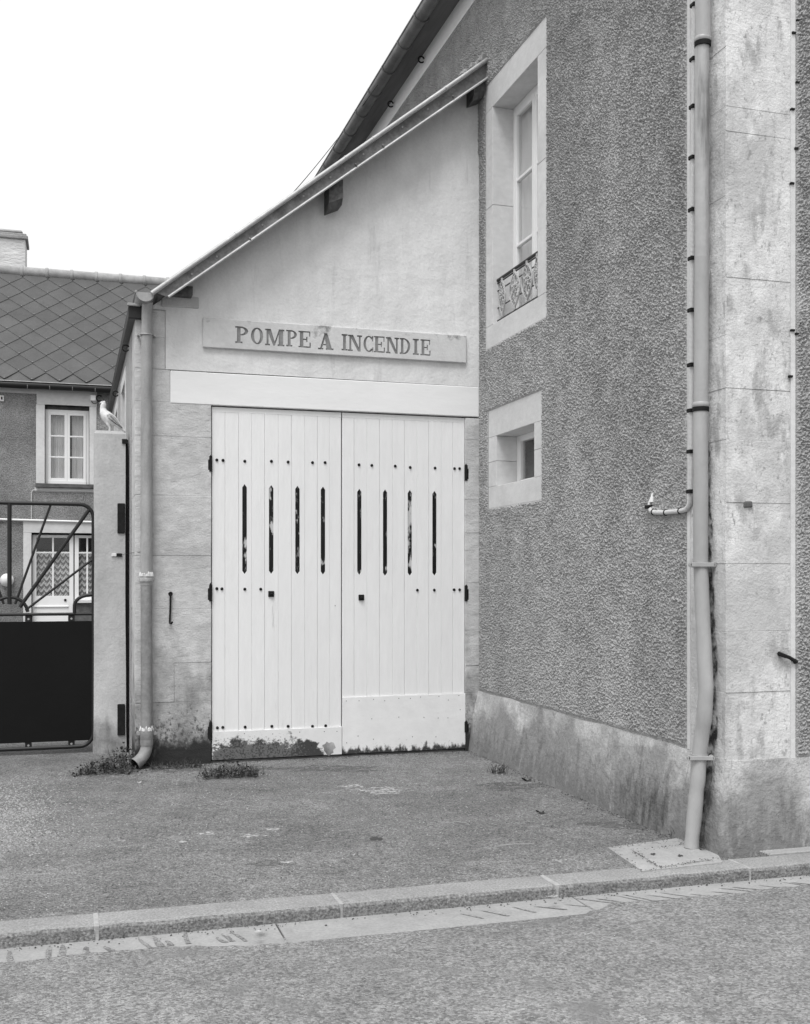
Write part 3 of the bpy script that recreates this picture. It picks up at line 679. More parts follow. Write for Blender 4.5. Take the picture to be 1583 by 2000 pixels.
for py, h in ((924, .15), (1159, .15), (1420, .10)): hinge(910.5, py, h, leafR, 1)
box('door_frame', 'iron', ph, DX0-.004, DX0+.012, DY+.03, DY+.2, 0, 3.22)
box('door_frame', 'iron', ph, DX1-.012, DX1+.006, DY+.03, DY+.2, 0, 3.22)
box('door_sill', 'dark_stone', ph, DX0, DX1, DY+.004, YF+.3, -.05, .012)
# long iron hook on the pier
hk = thing('iron_hook', 'long black iron hook hanging on the stone pier beside the white doors', 'hook', tuple(on_y(333, 1190, 9.99)))
a, b_ = on_y(333.5, 1160, 9.985), on_y(332, 1217, 9.985)
MB().tube([(a.x, 10.02, a.z), (a.x, 9.975, a.z)], .012, 8).obj('pin', 'iron', hk, True)
m = MB(); m.ring((a.x, 9.978, a.z), (1, 0, 0), (0, 0, 1), .014, .007, 0, 360, 10)
m.tube([(a.x, 9.978, a.z-.012), (a.x-.002, 9.98, (a.z+b_.z)/2), (b_.x, 9.98, b_.z+.02), (b_.x, 9.975, b_.z), (b_.x+.012, 9.96, b_.z-.004), (b_.x+.02, 9.95, b_.z+.012)], .0085, 8)
m.obj('rod', 'iron', hk, True)

# inscribed sign ----------------------------------------------------
sg = thing('stone_sign', 'long stone panel carved POMPE A INCENDIE above the white doors', 'sign', tuple(on_y(653, 690, YF)))
SX0, SX1, SZ0, SZ1, SY = 1.129, 3.636, 3.732, 3.997, YF-.034
def glyph(ch):
    """list of ('p', outline) / ('s', outer, inner, closed) in a unit box (x 0..1, z 0..1)"""
    G = []; st = .10
    def r(x0, x1, z0, z1): G.append(('p', [(x0, z0), (x1, z0), (x1, z1), (x0, z1)]))
    def serif(x0, x1, e, top=True, bot=True):
        if bot: r(x0-e, x1+e, 0, st)
        if top: r(x0-e, x1+e, 1-st, 1)
    def arc(cx, cz, rx, rz, tx, tz, a0, a1, n=14, closed=False):
        o, i = [], []
        for k in range(n+(0 if closed else 1)):
            a = R(a0+(a1-a0)*k/n)
            o.append((cx+rx*math.cos(a), cz+rz*math.sin(a))); i.append((cx+(rx-tx)*math.cos(a), cz+(rz-tz)*math.sin(a)))
        G.append(('s', o, i, closed))
    if ch == 'I': r(.25, .75, 0, 1); serif(.25, .75, .25)
    if ch == 'P': r(.14, .42, 0, 1); serif(.14, .42, .14); arc(.40, .73, .60, .27, .26, .085, -90, 90)
    if ch == 'O': arc(.5, .5, .5, .5, .26, .085, 0, 360, 26, True)
    if ch == 'C':
        arc(.55, .5, .55, .5, .27, .085, 40, 320, 22); r(.86, 1.0, .66, 1); r(.90, 1.0, .0, .30)
    if ch == 'D': r(.12, .36, 0, 1); r(0, .14, 0, st); r(0, .14, 1-st, 1); arc(.34, .5, .66, .5, .25, .085, -90, 90, 16)
    if ch == 'E':
        r(.12, .40, 0, 1); r(0, .98, 0, .085); r(0, .94, .915, 1); r(.38, .70, .46, .54); r(.62, .72, .34, .66); r(.88, .98, 0, .32); r(.85, .95, .68, 1)
    if ch == 'A':
        G.append(('p', [(.10, 0), (.24, 0), (.56, 1), (.42, 1)])); G.append(('p', [(.56, 0), (.92, 0), (.60, 1), (.38, 1)]))
        r(.24, .70, .27, .35); r(0, .34, 0, st); r(.50, 1.0, 0, st)
    if ch == 'M':
        r(.07, .18, 0, 1); r(.70, .94, 0, 1); G.append(('p', [(.07, 1), (.29, 1), (.54, .08), (.42, .0)])); G.append(('p', [(.42, .0), (.50, .0), (.80, 1), (.72, 1)]))
        r(0, .24, 0, st); r(.64, 1.0, 0, st); r(0, .12, 1-st, 1); r(.88, 1.0, 1-st, 1)
    if ch == 'N':
        r(.10, .24, 0, 1); r(.76, .90, 0, 1); G.append(('p', [(.10, 1), (.36, 1), (.90, .0), (.70, .0)]))
        r(0, .34, 0, st); r(.64, 1.0, 1-st, 1); r(0, .14, 1-st, 1)
    return G
word = [('P', 218, 285, 103, 187), ('O', 302, 365, 107, 194), ('M', 378, 478, 114, 204), ('P', 490, 545, 121, 206), ('E', 555, 620, 127, 211), ('A', 660, 740, 137, 224),
        ('I', 785, 815, 143, 226), ('N', 819, 893, 147, 232), ('C', 902, 952, 151, 235), ('E', 957, 1015, 154, 238), ('N', 1022, 1090, 159, 244), ('D', 1095, 1150, 164, 247),
        ('I', 1165, 1195, 168, 250), ('E', 1205, 1258, 172, 253)]
cut = MB(); letters = []
for ch, a, b_, t, bo in word:
    P0 = on_y(a/2.729+380, bo/2.729+600, SY); P1 = on_y(b_/2.729+380, t/2.729+600, SY)
    w_, h_ = P1.x-P0.x+.004, .152; z0 = (P0.z+P1.z)/2-h_/2-.004
    T = lambda q: (P0.x+q[0]*w_, z0+q[1]*h_)
    lm = MB()
    for k, g in enumerate(glyph(ch)):
        for (B, y0, y1) in ((cut, SY-.01, SY+.024+.0003*k), (lm, SY+.011+.0004*k, SY+.022)):
            if g[0] == 'p': B.prism([T(q) for q in g[1]], 'y', y0, y1)
            else: B.strip([T(q) for q in g[1]], [T(q) for q in g[2]], y0, y1, g[3])
    letters.append(lm)
cme = cut.mesh('cutter', 'letter_stone'); co = bpy.data.objects.new('cutter', cme); COL.objects.link(co)
sm = MB(); sm.box(SX0, SX1, SY, YF+.02, SZ0, SZ1, .006); sme = sm.mesh('panel', 'sign_stone')
so = bpy.data.objects.new('panel_tmp', sme); COL.objects.link(so)
md = so.modifiers.new('carve', 'BOOLEAN'); md.object = co; md.operation = 'DIFFERENCE'; md.solver = 'EXACT'; md.use_self = True
dg = bpy.context.evaluated_depsgraph_get(); carved = bpy.data.meshes.new_from_object(so.evaluated_get(dg))
bpy.data.objects.remove(so); bpy.data.objects.remove(co)
link('panel', carved, sg)
for lm in letters: lm.obj('letter', 'letter_stone', sg)

# ------------------------------------------------------------------ house on the right
mh = thing('corner_house', 'tall roughcast corner house with pale stone quoins and window surrounds', 'building', (3.9, 6, 0))
WX, WY = 3.78, 5.80
QY1, QX1 = on_x(1345, 900, WX).y, on_y(1552, 900, WY).x
ZE = 7.52
def plane_wall(ys, zs, holes, x, thick, name, material):
    m = MB()
    for i in range(len(ys)-1):
        for j in range(len(zs)-1):
            if (i, j) in holes: continue
            m.box(x, x+thick, ys[i], ys[i+1], zs[j], zs[j+1])
    bmesh.ops.remove_doubles(m.bm, verts=m.bm.verts, dist=.0005)
    # remove interior double faces
    seen = {}
    for f in m.bm.faces:
        k = tuple(sorted(v.index for v in f.verts)) if False else tuple(round(c, 3) for c in f.calc_center_median())
        seen.setdefault(k, []).append(f)
    bad = [f for fs in seen.values() if len(fs) > 1 for f in fs]
    bmesh.ops.delete(m.bm, geom=bad, context='FACES_ONLY')
    return m.obj(name, material, mh)
W1 = dict(y=(8.41, 9.816), z=(3.834, 6.336), iy=(8.603, 9.64), iz=(4.04, 6.08))
W2 = dict(y=(8.508, 9.75), z=(2.32, 3.243), iy=(8.676, 9.553), iz=(2.52, 2.987))
plane_wall([QY1, 8.41, 8.508, 9.75, 9.816, 17.2], [.56, 2.32, 3.243, 3.834, 6.336, 7.3], {(1, 3), (2, 3), (3, 3), (2, 1)}, WX-.003, .3, 'roughcast_wall', 'roughcast')
import numpy as np
def lumps_field(nu, nv, step, seed):
    """height field of trowel-thrown render: lumps about 2 cm across, drawn out along one diagonal"""
    rg = np.random.default_rng(seed); w_ = rg.standard_normal((nu, nv)); Fw = np.fft.fft2(w_)
    ku = np.fft.fftfreq(nu, step)[:, None]; kv = np.fft.fftfreq(nv, step)[None, :]
    c, s_ = math.cos(R(35)), math.sin(R(35)); p = (ku*c+kv*s_)*1.1; q = (-ku*s_+kv*c)*.92
    k2 = np.sqrt(p*p+q*q)
    def band(k0, wd): 
        f = np.real(np.fft.ifft2(Fw*np.exp(-((k2-k0)/wd)**2))); return f/f.std()
    h = np.real(np.fft.ifft2(Fw*np.exp(-(k2/66)**2)*k2/(k2+24))); h /= h.std()
    lo = np.real(np.fft.ifft2(Fw*np.exp(-((k2-3)/2.5)**2))); lo /= lo.std()
    return np.clip(np.tanh(h*.85-.2)*(1+.12*lo), -1, 1.4)
def roughcast_sheet(u0, u1, v0, v1, step, holes, place, seed, amp=.0085):
    nu, nv_ = int((u1-u0)/step)+1, int((v1-v0)/step)+1
    h = lumps_field(nu, nv_, step, seed)*amp+amp
    uu, vv = np.meshgrid(np.linspace(u0, u1, nu), np.linspace(v0, v1, nv_), indexing='ij')
    edge = np.minimum.reduce([uu-u0, u1-uu, vv-v0, v1-vv]); h = h*np.clip(edge/.02, .2, 1)
    for (a, b, c, d) in holes:
        ds = np.maximum.reduce([a-uu, uu-b, c-vv, vv-d]); h = h*np.clip(ds/.012, 0, 1)
    co = place(uu, vv, h).reshape(-1, 3)
    idx = np.arange(nu*nv_).reshape(nu, nv_)
    q = np.stack([idx[:-1, :-1], idx[1:, :-1], idx[1:, 1:], idx[:-1, 1:]], -1)
    cu, cv = (uu[:-1, :-1]+uu[1:, 1:])/2, (vv[:-1, :-1]+vv[1:, 1:])/2; keep = np.ones(cu.shape, bool)
    for (a, b, c, d) in holes: keep &= ~((cu > a+.003) & (cu < b-.003) & (cv > c+.003) & (cv < d-.003))
    q = q[keep]; used, inv = np.unique(q, return_inverse=True); co = co[used]; q = inv.reshape(-1, 4); me = bpy.data.meshes.new('roughcast_coat'); nf = len(q)
    me.vertices.add(len(co)); me.vertices.foreach_set('co', co.astype(np.float32).ravel())
    me.loops.add(nf*4); me.loops.foreach_set('vertex_index', q.astype(np.int32).ravel())
    me.polygons.add(nf); me.polygons.foreach_set('loop_start', np.arange(0, nf*4, 4, dtype=np.int32))
    me.update(calc_edges=True); me.polygons.foreach_set('use_smooth', np.zeros(nf, bool))
    me.materials.append(MATS['roughcast_lumps']); return link('roughcast_coat', me, mh)
roughcast_sheet(QY1+.004, 14.6, .585, 7.29, .0062, [W1['y']+W1['z'], W2['y']+W2['z'], (9.985, 20, 0, 5.75)], lambda u, v, h: np.stack([WX-.0035-h, u, v], -1), 1)
roughcast_sheet(QX1+.004, 5.1, .565, 5.5, .0062, [], lambda u, v, h: np.stack([u, WY-.010-h, v], -1), 2)
def dark_room(parent, x0, x1, y0, y1, z0, z1, open_side):
    m = MB(); v = [(x, y, z) for x in (x0, x1) for y in (y0, y1) for z in (z0, z1)]
    F = {'x0': (0, 1, 3, 2), 'x1': (4, 6, 7, 5), 'y0': (0, 4, 5, 1), 'y1': (2, 3, 7, 6), 'z0': (0, 2, 6, 4), 'z1': (1, 5, 7, 3)}
    m.hull(v, [f for k, f in F.items() if k != open_side]); return m.obj('interior', 'dark_room', parent)
def surround(Wd, name):
    y0, y1 = Wd['y']; z0, z1 = Wd['z']; a, b = Wd['iy']; c, d = Wd['iz']; x0, x1 = WX-.002, WX+.28; e = .0015
    o = MB().box(x0, x1, y0, y1, d, z1, .003).obj(name, 'trim_stone', mh)
    MB().box(x0, x1, y0, y1, z0, c, .003).obj('sill_stone', 'trim_stone', o)
    zm = (c*.45+d*.55) if d-c > 1 else (c+d)/2
    for (p, q) in ((y0, a), (b, y1)):
        MB().box(x0, x1, p, q, c+e, zm-e, .003).obj('jamb_stone', 'trim_stone', o)
        MB().box(x0, x1, p, q, zm+e, d-e, .003).obj('jamb_stone', 'trim_stone', o)
    return o
s1 = surround(W1, 'window_surround'); s2 = surround(W2, 'window_surround')
FX = 3.985
def casement(Wd, bars, name):
    a, b = Wd['iy']; c, d = Wd['iz']; f = .055
    m = MB(); m.box(FX, FX+.06, a, a+f, c, d, .003); m.box(FX, FX+.06, b-f, b, c, d, .003)
    m.box(FX, FX+.06, a+f, b-f, d-f, d, .003); m.box(FX, FX+.06, a+f, b-f, c, c+f, .003)
    o = m.obj(name, 'house_paint', mh); mid = (a+b)/2
    if bars:
        for (p, q) in ((a+f, mid-.002), (mid+.002, b-f)):
            s = MB(); t = .05
            s.box(FX-.012, FX+.035, p, p+t, c+f, d-f, .003); s.box(FX-.012, FX+.035, q-t, q, c+f, d-f, .003)
            s.box(FX-.012, FX+.035, p+t, q-t, d-f-t, d-f, .003); s.box(FX-.012, FX+.035, p+t, q-t, c+f, c+f+t, .003)
            so_ = s.obj('sash', 'house_paint', o)
            zs = [c+f+t]+list(bars)+[d-f-t]
            for z in bars: box('glazing_bar', 'house_paint', o, FX-.010, FX+.03, p+t, q-t, z-.014, z+.014, .003)
            for z0, z1 in zip(zs, zs[1:]): box('pane', 'window_glass', o, FX+.010, FX+.014, p+t, q-t, z0, z1)
    else:
        m = MB(); m.box(FX-.006, FX+.04, a+f, a+f+.05, c+f, d-f); m.box(FX-.006, FX+.04, b-f-.05, b-f, c+f, d-f); m.obj('sash', 'house_paint', o)
        box('pane', 'window_glass', o, FX+.02, FX+.024, a+f+.05, b-f-.05, c+f, d-f)
        dark_room(o, FX+.061, FX+1.2, a-.2, b+.2, c-.2, d+.2, 'x0')
    return o
za = on_x(1012, 352, FX).z; zb = on_x(1012, 480, FX).z
c1 = casement(W1, [zb, za], 'casement_window'); c2 = casement(W2, None, 'small_window')
m = MB(); n = 60; a, b = W1['iy']; v0 = None
for i in range(n+1):
    y = a+(b-a)*i/n; x = FX+.060+.014*math.sin(i*.9)+.008*math.sin(i*2.3)
    v1 = (m.bm.verts.new((x, y, W1['iz'][0])), m.bm.verts.new((x, y, W1['iz'][1])))
    if v0: m.bm.faces.new((v0[0], v1[0], v1[1], v0[1]))
    v0 = v1
m.obj('curtain', 'curtain', c1, True)
dark_room(c1, FX+.10, FX+1.2, a-.2, b+.2, W1['iz'][0]-.2, W1['iz'][1]+.2, 'x0')
# ornate window guard
gd = MB(); gx_ = WX+.05; y0, y1 = W1['iy']; zt, zb_ = 4.455, 4.075
gd.tube([(gx_, y0, zt), (gx_, y1, zt)], .015, 10); gd.tube([(gx_, y0, zt-.028), (gx_, y1, zt-.028)], .007, 8)
guard = gd.obj('window_guard', 'gate_paint', mh, True, label='ornate cast iron guard across the upper window')
for z, rr in ((zb_, .009), (zt-.10, .006), (zb_+.12, .006)): MB().tube([(gx_, y0, z), (gx_, y1, z)], rr, 8).obj('guard_rail', 'gate_paint', guard, True)
def spiral(m, cy, cz, r0, turns, a0, sgn=1, r=.0085):
    pts = []
    for i in range(22):
        f = i/21; a = a0+sgn*f*turns*2*math.pi; rr = r0*(1-.85*f); pts.append((gx_-.012, cy+rr*math.cos(a), cz+rr*math.sin(a)))
    m.tube(pts, [r*(1-.3*i/21) for i in range(22)], 6)
def panel(cy, wd):
    m = MB(); zc = (zt+zb_)/2-.005; hz = (zt-zb_)/2-.03
    for k in (-1, 1):
        m.tube([(gx_-.012, cy+k*wd*math.sin(math.pi*i/12)*.5, zc-hz+2*hz*i/12) for i in range(13)], .0095, 6)
        spiral(m, cy+k*wd*.20, zc+hz*.45, wd*.24, 1.4, 1.57, k); spiral(m, cy+k*wd*.20, zc-hz*.45, wd*.24, 1.4, -1.57, -k)
        spiral(m, cy+k*wd*.15, zc, wd*.16, 1.2, 0 if k > 0 else math.pi, k)
    for q in range(8):
        a = q*math.pi/4; c = Vector((gx_-.016, cy+.035*math.cos(a), zc+.035*math.sin(a)))
        m.tube([c, c+Vector((0, .022*math.cos(a), .022*math.sin(a)))], [.012, .006], 6)
    m.tube([(gx_-.03, cy, zc), (gx_+.0, cy, zc)], .016, 8)
    for zz in (zc+hz, zc-hz): m.tube([(gx_-.014, cy, zz-.02), (gx_-.014, cy, zz+.02)], [.012, .012], 6)
    m.obj('guard_panel', 'cast_iron_pale', guard, True)
for cy, wd in ((9.50, .14), (9.20, .24), (8.92, .24), (8.70, .14)): panel(cy, wd)
# quoin stones on the corner
zq = [.55, .97, 1.34, 1.75, 2.12, 2.50, 2.81, 3.13, 3.48, 3.97, 4.36, 4.51, 4.87, 5.10, 5.45, 5.8, 6.2, 6.55, 6.9, 7.3]
for i, (a, b) in enumerate(zip(zq, zq[1:])):
    d = random.uniform(-.0025, .0025); g = .0003
    MB().box(WX-.002+random.uniform(-.002, .002), QX1-.012, WY+d, QY1-.012, a+g, b-g, .0016, .0010).obj('quoin_stone', 'stone', mh)
box('quoin_core', 'mortar', mh, WX+.006, QX1, WY+.006, QY1, .5, 7.3)
# pale rendered margins beside the quoins
box('quoin_margin', 'trim_stone', mh, QX1-.03, QX1+.002, WY-.008, WY+.05, .55, 7.3)
box('quoin_margin', 'trim_stone', mh, WX-.008, WX+.05, QY1-.03, QY1+.002, .57, 7.3)
box('front_wall', 'roughcast', mh, QX1+.002, 9, WY-.008, WY+.3, .55, 7.3)
# battered plinth round the corner
def plinth():
    m = MB(); n = 40; bmv = m.bm; side = []
    yend = 10.0
    def row(p_top, p_mid, p_bot): return [bmv.verts.new(p) for p in (p_top, p_mid, p_bot)]
    rows = []
    for i in range(n+1):
        f = i/n; y = yend+(WY+.0-yend)*f; jt = random.uniform(-.006, .006)+.006*math.sin(y*7)
        rows.append(row((WX-.010, y-(.012)*f, .572+jt), (WX-.055-.02*math.sin(y*2), y-.03*f, .30), (WX-.125+.02*f, y-.055*f, -.1)))
    for i in range(1, 31):
        f = i/30; x = WX-.010+(9-WX)*f**2; k = min(1, f*12); jt = random.uniform(-.004, .004)
        rows.append(row((x, WY-.012, .56+jt), (x-.06*(1-k)*.6, WY-.030, .30), (x-.10*(1-k), WY-.055, -.1)))
    for r0, r1 in zip(rows, rows[1:]):
        for k in range(2): bmv.faces.new((r0[k], r1[k], r1[k+1], r0[k+1]))
    # top ledge back into the wall
    tops = [bmv.verts.new((max(v[0].co.x, WX)+.05 if v[0].co.y > WY else v[0].co.x+.05, v[0].co.y if v[0].co.y > WY else v[0].co.y+.06, v[0].co.z+.001)) for v in rows]
    for i in range(len(rows)-1): bmv.faces.new((rows[i][0], tops[i], tops[i+1], rows[i+1][0]))
    return m.obj('plinth', 'plinth', mh, True)
plinth()
box('plinth_core', 'plinth', mh, WX, 9, WY, 9.99, -.1, .56)
# cornice, soffit, gutter, roof
box('frieze', 'house_paint', mh, WX-.012, WX+.3, WY-.01, 17.2, 7.302, ZE)
box('frieze', 'house_paint', mh, WX+.3, 9, WY-.012, WY+.3, 7.302, ZE)
box('soffit', 'soffit_board', mh, 3.47, WX+.3, WY-.3, 17.2, ZE+.002, ZE+.03)
mr = MB().prism([(3.51, ZE+.035), (8.2, ZE+4.0), (8.2, ZE+4.15), (3.49, ZE+.075)], 'y', WY-.35, 17.25).obj('main_roof', 'slate', mh)
mg = half_gutter('roof_gutter', 'gutter_lead', mh, 3.50, 7.545, .075, WY-.35, 17.2)
y = 6.0
BR = MB().ring((0, 0, 0), (1, 0, 0), (0, 0, 1), .081, .010, 176, 364, 12).mesh('gutter_bracket', 'gutter_lead', True)
while y < 17: link('gutter_bracket', BR, mg, Matrix.Translation((3.50, y, 7.545))); y += .62
for px, py in ((829, 117), (769, 204)):
    p = on_x(px, py, WX-.02); m = MB(); m.ring((p.x-.035, p.y, p.z), (1, 0, 0), (0, 0, 1), .034, .009, 20, 320, 12); m.obj('eye_hook', 'iron', mh, True)
for px, py in ((252.5, 680), (231.5, 769)):
    p = on_x(px, py, XL-.02); m = MB(); m.ring((p.x-.03, p.y, p.z), (1, 0, 0), (0, 0, 1), .03, .008, 20, 330, 12); m.obj('eye_hook', 'iron', ph, True)
# tall downpipe by the corner
def onpipe(px, py, X): p = on_x(px, py, X); return p
pts = [(1374, 0, 3.705), (1374, 60, 3.705), (1373, 82, 3.705)]
PX = 3.712
top = on_x(1373, 0, PX); yp = top.y
pp = [onpipe(1372, 82, PX), onpipe(1369, 792, PX), onpipe(1369, 1100, PX-.004)]
dp2 = MB().tube([(PX, yp, 7.5), (PX, yp, 5.3), tuple(onpipe(1374, 78, PX))], .047, 18).obj('downpipe', 'painted_pipe', mh, True, label='tall painted rainwater downpipe in the corner angle')
MB().tube([tuple(pp[0]), tuple(onpipe(1371.5, 300, PX)), tuple(onpipe(1371, 505, PX))], .044, 18).obj('pipe_length', 'painted_pipe_dark', dp2, True)
MB().tube([tuple(onpipe(1371, 503, PX)), tuple(onpipe(1369.5, 790, PX))], .0445, 18).obj('pipe_length', 'painted_pipe', dp2, True)
key = [(796, 1369, 0, .046), (1098, 1369, 0, .046), (1180, 1372, -.002, .045), (1290, 1377, -.012, .046), (1340, 1379, -.018, .047), (1352, 1379, -.019, .045), (1405, 1376, -.022, .047), (1416, 1374.5, -.023, .044), (1430, 1372, -.024, .046),
       (1478, 1366, -.036, .046), (1525, 1363, -.048, .047), (1540, 1361.5, -.052, .044), (1556, 1360, -.056, .047), (1610, 1355, -.074, .046), (1630, 1353, -.082, .044), (1656, 1351, -.09, .046)]
lp_, lr_ = [], []
for (q0, q1) in zip(key, key[1:]):
    nseg = max(1, int((q1[0]-q0[0])/14))
    for i in range(nseg):
        f = i/nseg; py, px, dx, rr = [u_+(v_-u_)*f for u_, v_ in zip(q0, q1)]
        lp_.append(tuple(onpipe(px, py, PX+dx))); lr_.append(rr*(1+.012*math.sin(py*.06)+random.uniform(-.006, .006)))
lp_.append(tuple(onpipe(key[-1][1], key[-1][0], PX+key[-1][2]))); lr_.append(.046)
MB().tube(lp_, lr_, 18).obj('pipe_length', 'painted_pipe', dp2, True)
# shadow gap beside the pipe, painted as a black strip on the stone
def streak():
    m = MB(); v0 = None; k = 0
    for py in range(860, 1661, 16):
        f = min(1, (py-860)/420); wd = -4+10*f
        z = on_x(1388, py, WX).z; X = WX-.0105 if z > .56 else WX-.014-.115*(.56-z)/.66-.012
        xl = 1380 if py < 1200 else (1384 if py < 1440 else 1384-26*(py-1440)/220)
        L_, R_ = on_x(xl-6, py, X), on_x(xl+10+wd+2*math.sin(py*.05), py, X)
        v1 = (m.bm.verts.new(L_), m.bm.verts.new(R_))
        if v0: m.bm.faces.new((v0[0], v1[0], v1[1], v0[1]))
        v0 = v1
    return m.obj('pipe_shadow', 'painted_shadow', mh)
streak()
for px, py in ((1373, 80), (1369, 793)):
    p = onpipe(px, py, PX); MB().tube([p+Vector((0, 0, .022)), p+Vector((0, 0, .012)), p-Vector((0, 0, .0)), p-Vector((0, 0, .01))], [.050, .054, .054, .048], 18).obj('collar', 'painted_pipe', dp2, True)
    MB().tube([p-Vector((0, 0, .008)), p-Vector((0, 0, .035))], [.052, .050], 18).obj('clamp_band', 'iron', dp2, True)
for px, py, X in ((1369, 1103, PX), (1366, 1478, PX-.035)):
    p = onpipe(px, py, X); m = MB(); m.tube([p+Vector((0, 0, .018)), p-Vector((0, 0, .018))], .053, 18)
    m.obj('clamp_band', 'painted_pipe', dp2, True)
    rt = Vector((C_, -S_, 0)); fw = Vector((S_, C_, 0))
    for sy in (-1, 1):
        c = p+rt*(sy*.066)-fw*.035; MB().tube([c-fw*.014, c+fw*.014], .017, 10).obj('clamp_lug', 'painted_pipe', dp2, True)
        MB().tube([c-fw*.018, c], .008, 8).obj('clamp_bolt', 'iron', dp2, True)
    MB().box(-.070, .070, -.058, -.048, -.013, .013, .002).obj('clamp_strap', 'painted_pipe', dp2).matrix_basis = Matrix.Translation(p) @ Matrix.Rotation(-TH, 4, 'Z')
# corrugated conduit with clips
cd = thing('cable_conduit', 'thin corrugated conduit clipped beside the tall downpipe, turning along the roughcast wall', 'conduit', tuple(on_x(1354, 990, WX)))
CXX = WX-.022
cpts = [on_x(1357, -260, CXX), on_x(1357, 40, CXX), on_x(1354, 300, CXX), on_x(1351, 600, CXX), on_x(1350, 900, CXX), on_x(1349, 965, CXX), on_x(1347, 985, CXX), on_x(1341, 995, CXX), on_x(1330, 998, CXX),
        on_x(1300, 1001, CXX), on_x(1280, 1001, CXX), on_x(1272, 998, CXX), on_x(1268, 990, CXX), on_x(1271, 982, CXX+.01), on_x(1275, 972, CXX+.03)]
MB().tube([tuple(p) for p in cpts], .0165, 10).obj('tube', 'conduit', cd, True)
m = MB(); p = on_x(1275, 975, WX-.01); m.tube([p+Vector((0, 0, -.02)), p, p+Vector((0, 0, .05))], [.022, .02, .004], 7); m.obj('foam_seal', 'plastic_white', cd, True)
CL = MB(); CL.box(-.022, .012, -.024, .024, -.012, .012, .003); CL = CL.mesh('clip', 'iron')
def cx_at(py): 
    if py < 300: return 1357-3*(py-0)/300
    return 1354-4*(py-300)/600
for py in (10, 116, 209, 308, 410, 505, 606, 713, 802, 882, 960): link('clip', CL, cd, Matrix.Translation(on_x(cx_at(py), py, CXX)))
for px, py in ((1329, 998), (1301, 1001), (1277, 1000)): MB().ring(on_x(px, py, CXX), (1, 0, 0), (0, 0, 1), .018, .005, 0, 360, 10).obj('clip', 'iron', cd, True)
link('clip', CL, cd, Matrix.Translation(on_x(1268, 990, CXX)))
# small black cable nails along the outer quoin margin and odd bits on the quoin
for px, py in ((1559, 40), (1551, 64), (1558, 161), (1549, 213), (1556, 290), (1548, 358), (1549, 645), (1557, 652), (1545, 735)):
    p = on_y(px, py, WY-.012); link('cable_nail', NAIL if False else CL, mh, Matrix.Translation((p.x, WY-.006, p.z)) @ Matrix.Rotation(R(90), 4, 'Z') @ Matrix.Scale(.55, 4))
p = on_y(1461, 985, WY); box('stone_plug', 'dark_stone', mh, p.x-.028, p.x+.028, WY-.012, WY+.05, p.z-.02, p.z+.02, .006, .003)
p0, p1 = on_y(1525, 1278, WY-.02), on_y(1555, 1292, WY-.02)
MB().tube([tuple(p0+Vector((0, .05, .01))), tuple(p0), tuple((p0+p1)/2+Vector((0, -.01, .004))), tuple(p1), tuple(p1+Vector((0, .05, -.01)))], [.012, .014, .011, .014, .012], 7).obj('iron_staple', 'iron', mh, True)

# ------------------------------------------------------------------ gate pillar, gate, bird
PY = 10.87
gpl = thing('gate_pillar', 'plain cement gate pillar standing against the pump house', 'pillar', (.35, 11, 0))
gx0, gx1 = on_y(186, 1200, PY).x, on_y(244.5, 1200, PY).x; gzt = on_y(215, 841, PY).z
def pillar():
    m = MB(); bmv = m.bm; L = []
    for z in (-.05, .25, .8, 1.4, 2.0, 2.6, gzt-.03, gzt):
        e = .012*(1-min(1, z/.4)) if z < .4 else 0; k = .006 if z < gzt-.001 else -.012
        j = [random.uniform(-.004, .004) for _ in range(4)]
        L.append([bmv.verts.new(p) for p in ((gx0-e-k+j[0], PY-k+j[1], z), (gx1+e+k+j[2], PY-k+j[3], z), (gx1+e+k, PY+.32+k, z), (gx0-e-k, PY+.32+k, z))])
    for a, b in zip(L, L[1:]):
        for k in range(4): bmv.faces.new((a[k], a[(k+1) % 4], b[(k+1) % 4], b[k]))
    bmv.faces.new(L[-1]); bmv.faces.new(L[0][::-1])
    return m.obj('pillar_shaft', 'cement', gpl)
pillar()
for py0, py1 in ((983, 1042), (1375, 1436)):
    a = on_y(237, py0, PY-.01); b = on_y(237, py1, PY-.01)
    MB().box(a.x-.034, a.x+.036, PY-.022, PY+.05, b.z, a.z, .006).obj('hinge_plate', 'iron', gpl)
a = on_y(243, 862, PY-.01); MB().box(a.x-.02, a.x+.03, PY-.02, PY+.04, a.z-.022, a.z+.022, .003).obj('hinge_plate', 'iron', gpl)
MB().tube([(gx1+.018, PY+.03, .03), (gx1+.018, PY+.03, gzt-.08)], .013, 8).obj('hinge_rod', 'iron', gpl, True)
a = on_y(228, 1084, PY-.012); MB().box(a.x-.045, a.x+.0, PY-.018, PY+.01, a.z-.014, a.z+.014, .003).obj('bell_plate', 'plastic_white', gpl)
MB().box(a.x+.0, a.x+.05, PY-.02, PY+.01, a.z-.016, a.z+.016, .003).obj('bell_button', 'iron', gpl)
MB().tube([(a.x+.05, PY-.006, a.z+.004), (XL+.02, 9.998, a.z+.01), (dpx-.03, 9.99, a.z+.01)], .002, 5).obj('bell_wire', 'iron', gpl)
